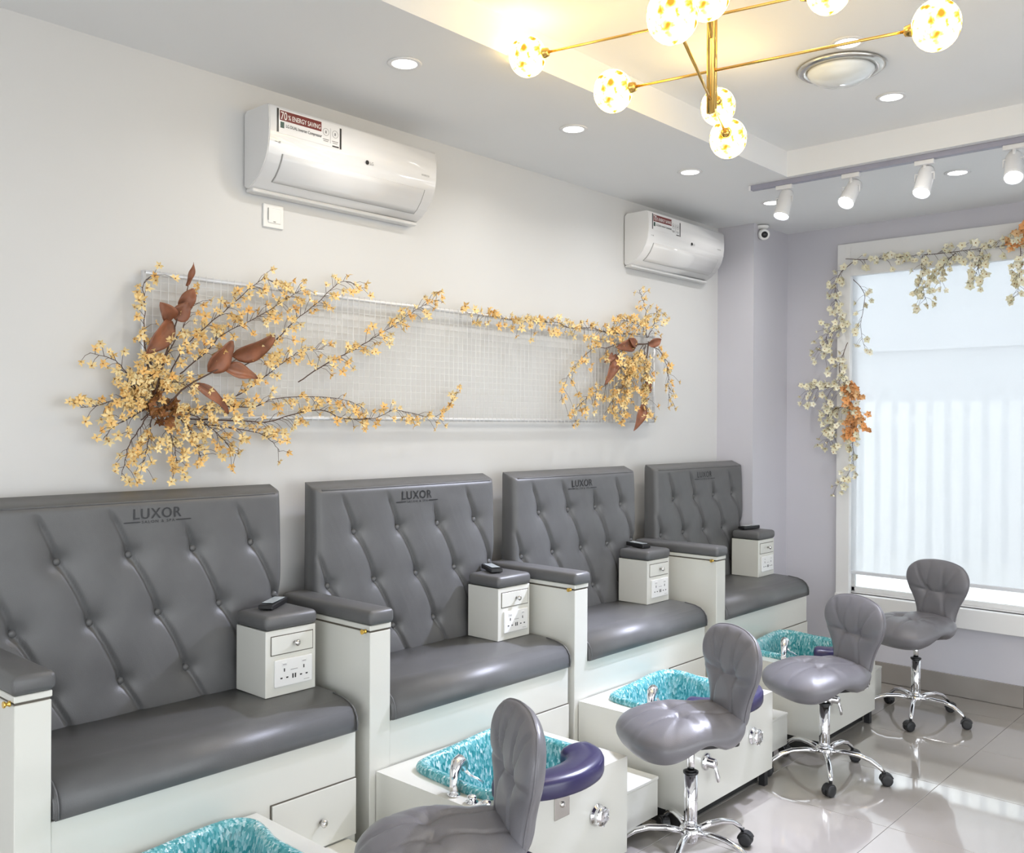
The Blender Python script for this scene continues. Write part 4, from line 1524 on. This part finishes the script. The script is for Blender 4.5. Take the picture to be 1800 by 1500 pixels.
GARLAND = [
    ('pale blossom sprig along the left part of the window head', [(2.427, 2.637), (2.253, 2.611), (2.063, 2.607), (1.925, 2.608)], 16, 0, 0.5),
    ('blossom branch along the window head further right', [(1.948, 2.605), (1.771, 2.602), (1.611, 2.605), (1.406, 2.602)], 20, 0, 0.7),
    ('longer pale blossom tassel hanging over the blind, leftmost', [(1.959, 2.601), (1.958, 2.483), (1.941, 2.341)], 14, 0, 0.5),
    ('short pale blossom tassel hanging second from the left over the blind', [(1.771, 2.596), (1.836, 2.529), (1.857, 2.438)], 10, 0, 0.4),
    ('pale blossom tassel hanging third from the left over the blind', [(1.637, 2.603), (1.647, 2.497), (1.673, 2.409)], 11, 0, 0.5),
    ('pale blossom tassel hanging over the blind at the right edge', [(1.428, 2.594), (1.427, 2.462), (1.441, 2.321)], 12, 0, 0.4),
    ('orange blossom bunch at the window head by the right edge', [(1.50, 2.585), (1.44, 2.640), (1.38, 2.66)], 14, 1, 0.5),
    ('pale blossom sprig at the window\'s upper left corner', [(2.377, 2.612), (2.465, 2.535), (2.489, 2.388), (2.424, 2.209)], 16, 0, 0.4),
    ('cream blossom bunch left of the casing, upper one', [(2.424, 2.209), (2.527, 2.178), (2.565, 2.055)], 14, 0, 0.8),
    ('cream blossom sprig hanging down the casing', [(2.411, 2.109), (2.461, 1.938), (2.397, 1.812), (2.383, 1.726)], 14, 0, 0.6),
    ('cream blossom bunch reaching furthest left on the grey wall', [(2.384, 1.824), (2.55, 1.828), (2.669, 1.818)], 16, 0, 0.9),
    ('orange blossom bunch on the casing, upper one', [(2.44, 1.90), (2.39, 1.83), (2.36, 1.78)], 16, 1, 0.6),
    ('orange blossom bunch on the casing, lower one', [(2.42, 1.72), (2.36, 1.66), (2.34, 1.60)], 18, 1, 0.7),
    ('cream blossom bunch hanging left of the casing, lower one', [(2.383, 1.726), (2.523, 1.664), (2.51, 1.564), (2.522, 1.476)], 20, 0, 0.6),
    ('thin pale sprig trailing down the casing, lowest', [(2.383, 1.664), (2.358, 1.59), (2.369, 1.479), (2.368, 1.344), (2.431, 1.242), (2.482, 1.203)], 14, 0, 0.4),
    ('thin pale sprig hanging over the blind\'s left edge', [(2.376, 2.502), (2.301, 2.396), (2.324, 2.203), (2.299, 2.054)], 8, 0, 0.4)]
for lb, pts, nf, orange, tw in GARLAND:
    make_spray('blossom_sprig', lb, 'flower sprig', 'blossom sprigs round the window', pts, int(nf * 2.1), FLO if orange else FLW, far_plane,
               twig=0.11 * tw + 0.02, lift=0.022, droop=0.3, size=1.0)

# ------------------------------------------------------------------ ceiling lights
def make_downlight(loc, label, rot=0):
    t = empty('downlight', loc, 0, label, 'downlight', 'round recessed downlights')
    bm = bmesh.new()
    add_lathe(bm, [(0.043, 0.0), (0.060, 0.0), (0.062, -0.002), (0.058, -0.005), (0.046, -0.005), (0.043, -0.002)], 32)
    link('ring', bm_mesh(bm, 'ring'), 'spot_white', t, smooth=True)
    lathe('lens', [(0.0455, -0.0018), (0.0455, -0.0035), (0.03, -0.0042), (0.002, -0.0045)], 'lamp_disc', t, 32)
    light('lamp', 'AREA', (0, 0, -0.012), DOWN_W, (1, 0.975, 0.94), 0.08, t, spread=radians(150))
    return t


dl_labels = [('downlight in the soffit nearest the camera, above the first air conditioner', (2.191, 2.509, ZC)),
             ('second downlight in the soffit, near the chandelier\'s left globes', (3.158, 2.520, ZC)),
             ('third downlight in the soffit, left of the track light', (4.082, 2.510, ZC)),
             ('downlight in the soffit behind the end of the light track', (4.951, 2.505, ZC)),
             ('downlight in the far soffit between the track spotlights', (4.966, 1.513, ZC)),
             ('downlight in the raised ceiling below the round dome lamp', (4.033, 1.496, ZT)),
             ('downlight in the raised ceiling half hidden by a chandelier arm', (3.356, 1.404, ZT))]
for lb, lc in dl_labels:
    make_downlight(lc, lb)

dm = empty('dome_lamp', (3.569, 1.520, ZT), 0, 'round flush dome lamp with metal rim on the raised ceiling', 'ceiling lamp')
lathe('rim', [(0.125, 0.0), (0.160, -0.001), (0.165, -0.008), (0.155, -0.016), (0.128, -0.018), (0.125, -0.01)], 'steel', dm, 40)
lathe('dome', [(0.128, -0.012), (0.124, -0.026), (0.108, -0.044), (0.080, -0.058), (0.045, -0.066), (0.004, -0.069)], 'dome_glass', dm, 40)

# track with spotlights on the far soffit
TRX = 4.545
tk = empty('light_track', (TRX, 2.418, ZC), 0, 'long ceiling light track along the edge of the raised ceiling', 'light track')
box('rail', -0.017, 0.017, -3.6, 0.0, -0.026, 0.0, 'track', tk, 0.002, 1)
box('end_cap', -0.019, 0.019, -0.004, 0.008, -0.028, 0.0, 'spot_white', tk, 0.002, 1)


def make_spot(y, aim, label, watts):
    t = empty('track_spotlight', (TRX, y, ZC - 0.026), 0, label, 'spotlight', 'white spotlights on the track')
    box('adapter', -0.014, 0.014, -0.045, 0.045, -0.022, 0.0, 'spot_white', t, 0.003, 1)
    tube('stem', [(0, 0, -0.018), (0, 0, -0.065)], 0.008, 'spot_white', t, 10)
    d = Vector(aim).normalized()
    q = d.to_track_quat('-Z', 'Y')
    c = Vector((0, 0, -0.095))
    head = lathe('head', [(0.012, 0.075), (0.030, 0.070), (0.036, 0.055), (0.038, -0.06), (0.041, -0.075), (0.037, -0.076), (0.036, -0.066), (0.004, -0.064)], 'spot_white', t, 28)
    head.location = c
    head.rotation_mode = 'QUATERNION'
    head.rotation_quaternion = q
    ln = lathe('lens', [(0.0355, -0.0665), (0.0355, -0.070), (0.02, -0.0725), (0.002, -0.073)], 'spot_lens', head, 24)
    yoke = tube('yoke', [(0.0, -0.043, -0.095), (0, -0.043, -0.062), (0, 0, -0.062), (0, 0.043, -0.062), (0, 0.043, -0.095)], 0.004, 'spot_white', t, 8)
    lm = light('lamp', 'SPOT', c + d * 0.085, watts, (0.76, 0.80, 1.0), 0.03, t, spot_size=radians(62), spot_blend=0.7)
    lm.rotation_mode = 'QUATERNION'
    lm.rotation_quaternion = q
    return t


make_spot(2.230, (-0.80, 0.12, -2.0), 'spotlight at the near end of the track, over the farthest bench', SPOT_W * 0.7)
make_spot(1.880, (-1.75, 0.22, -2.1), 'brightest spotlight on the track, second from its near end', SPOT_W * 3.2)
make_spot(1.530, (-1.30, 0.05, -2.2), 'spotlight on the track right of the brightest one', SPOT_W * 1.1)
make_spot(1.150, (-0.7, -0.15, -1.0), 'spotlight on the track at the right edge of the photo', SPOT_W)

# ------------------------------------------------------------------ chandelier
AX, AY = 2.559, 1.501
ch = empty('chandelier', (AX, AY, ZT), 0, 'gold branching chandelier with crackled glass globes', 'chandelier')
lathe('canopy', [(0.065, 0.0), (0.065, -0.012), (0.055, -0.024), (0.012, -0.028)], 'gold', ch, 28)
lathe('column', [(0.006, -0.435), (0.0135, -0.434), (0.0135, -0.10), (0.0135, -0.01)], 'gold', ch, 20)
tube('column_rod', [(0.018, -0.004, -0.02), (0.018, -0.004, -0.418)], 0.006, 'gold', ch, 12)
ARMS = [(102, 2.850, 0.650, 0.350), (100, 2.680, 0.335, 0.640), (202, 2.590, 0.640, 0.410), (208, 2.780, 0.300, 0.640)]
bm = bmesh.new()
bmesh.ops.create_uvsphere(bm, u_segments=28, v_segments=18, radius=0.064)
for v in bm.verts:
    v.co.z *= 1.08
globe_me = bm_mesh(bm, 'globe')
globe_me.materials.append(M['globe'])
for p in globe_me.polygons:
    p.use_smooth = True
for deg, z, l1, l2 in ARMS:
    a = radians(deg)
    dv = Vector((cos(a), sin(a), 0))
    zz = z - ZT
    arm = tube('arm', [dv * (l1 - 0.060) + Vector((0, 0, zz)), dv * -(l2 - 0.060) + Vector((0, 0, zz))], 0.0045, 'gold', ch, 10)
    for sg, ln in ((1, l1), (-1, l2)):
        e = dv * sg * ln + Vector((0, 0, zz))
        lathe('socket', [(0.006, -0.018), (0.014, -0.014), (0.017, 0.0), (0.020, 0.008), (0.010, 0.010)], 'gold', arm, 16, 'X', e - dv * sg * 0.066, (0, 0, a if sg > 0 else a + pi))
        link('globe', globe_me, None, ch, e)

# ------------------------------------------------------------------ security camera at the top of the column
sc_ = empty('security_camera', (5.47, D - WC - 0.012, ZC - 0.005), 0, 'small white security camera at the top of the grey column', 'camera')
lathe('base', [(0.040, 0.0), (0.042, -0.006), (0.038, -0.020), (0.012, -0.024)], 'white_plastic', sc_, 20)
hd = lathe('body', [(0.020, 0.05), (0.032, 0.045), (0.036, 0.0), (0.034, -0.035), (0.028, -0.038)], 'white_plastic', sc_, 24)
hd.location = (0.0, -0.01, -0.055)
hd.rotation_euler = Vector((-0.8, -0.6, -0.25)).to_track_quat('-Z', 'Y').to_euler()
lathe('lens', [(0.020, -0.037), (0.020, -0.042), (0.004, -0.044)], 'black', hd, 20)
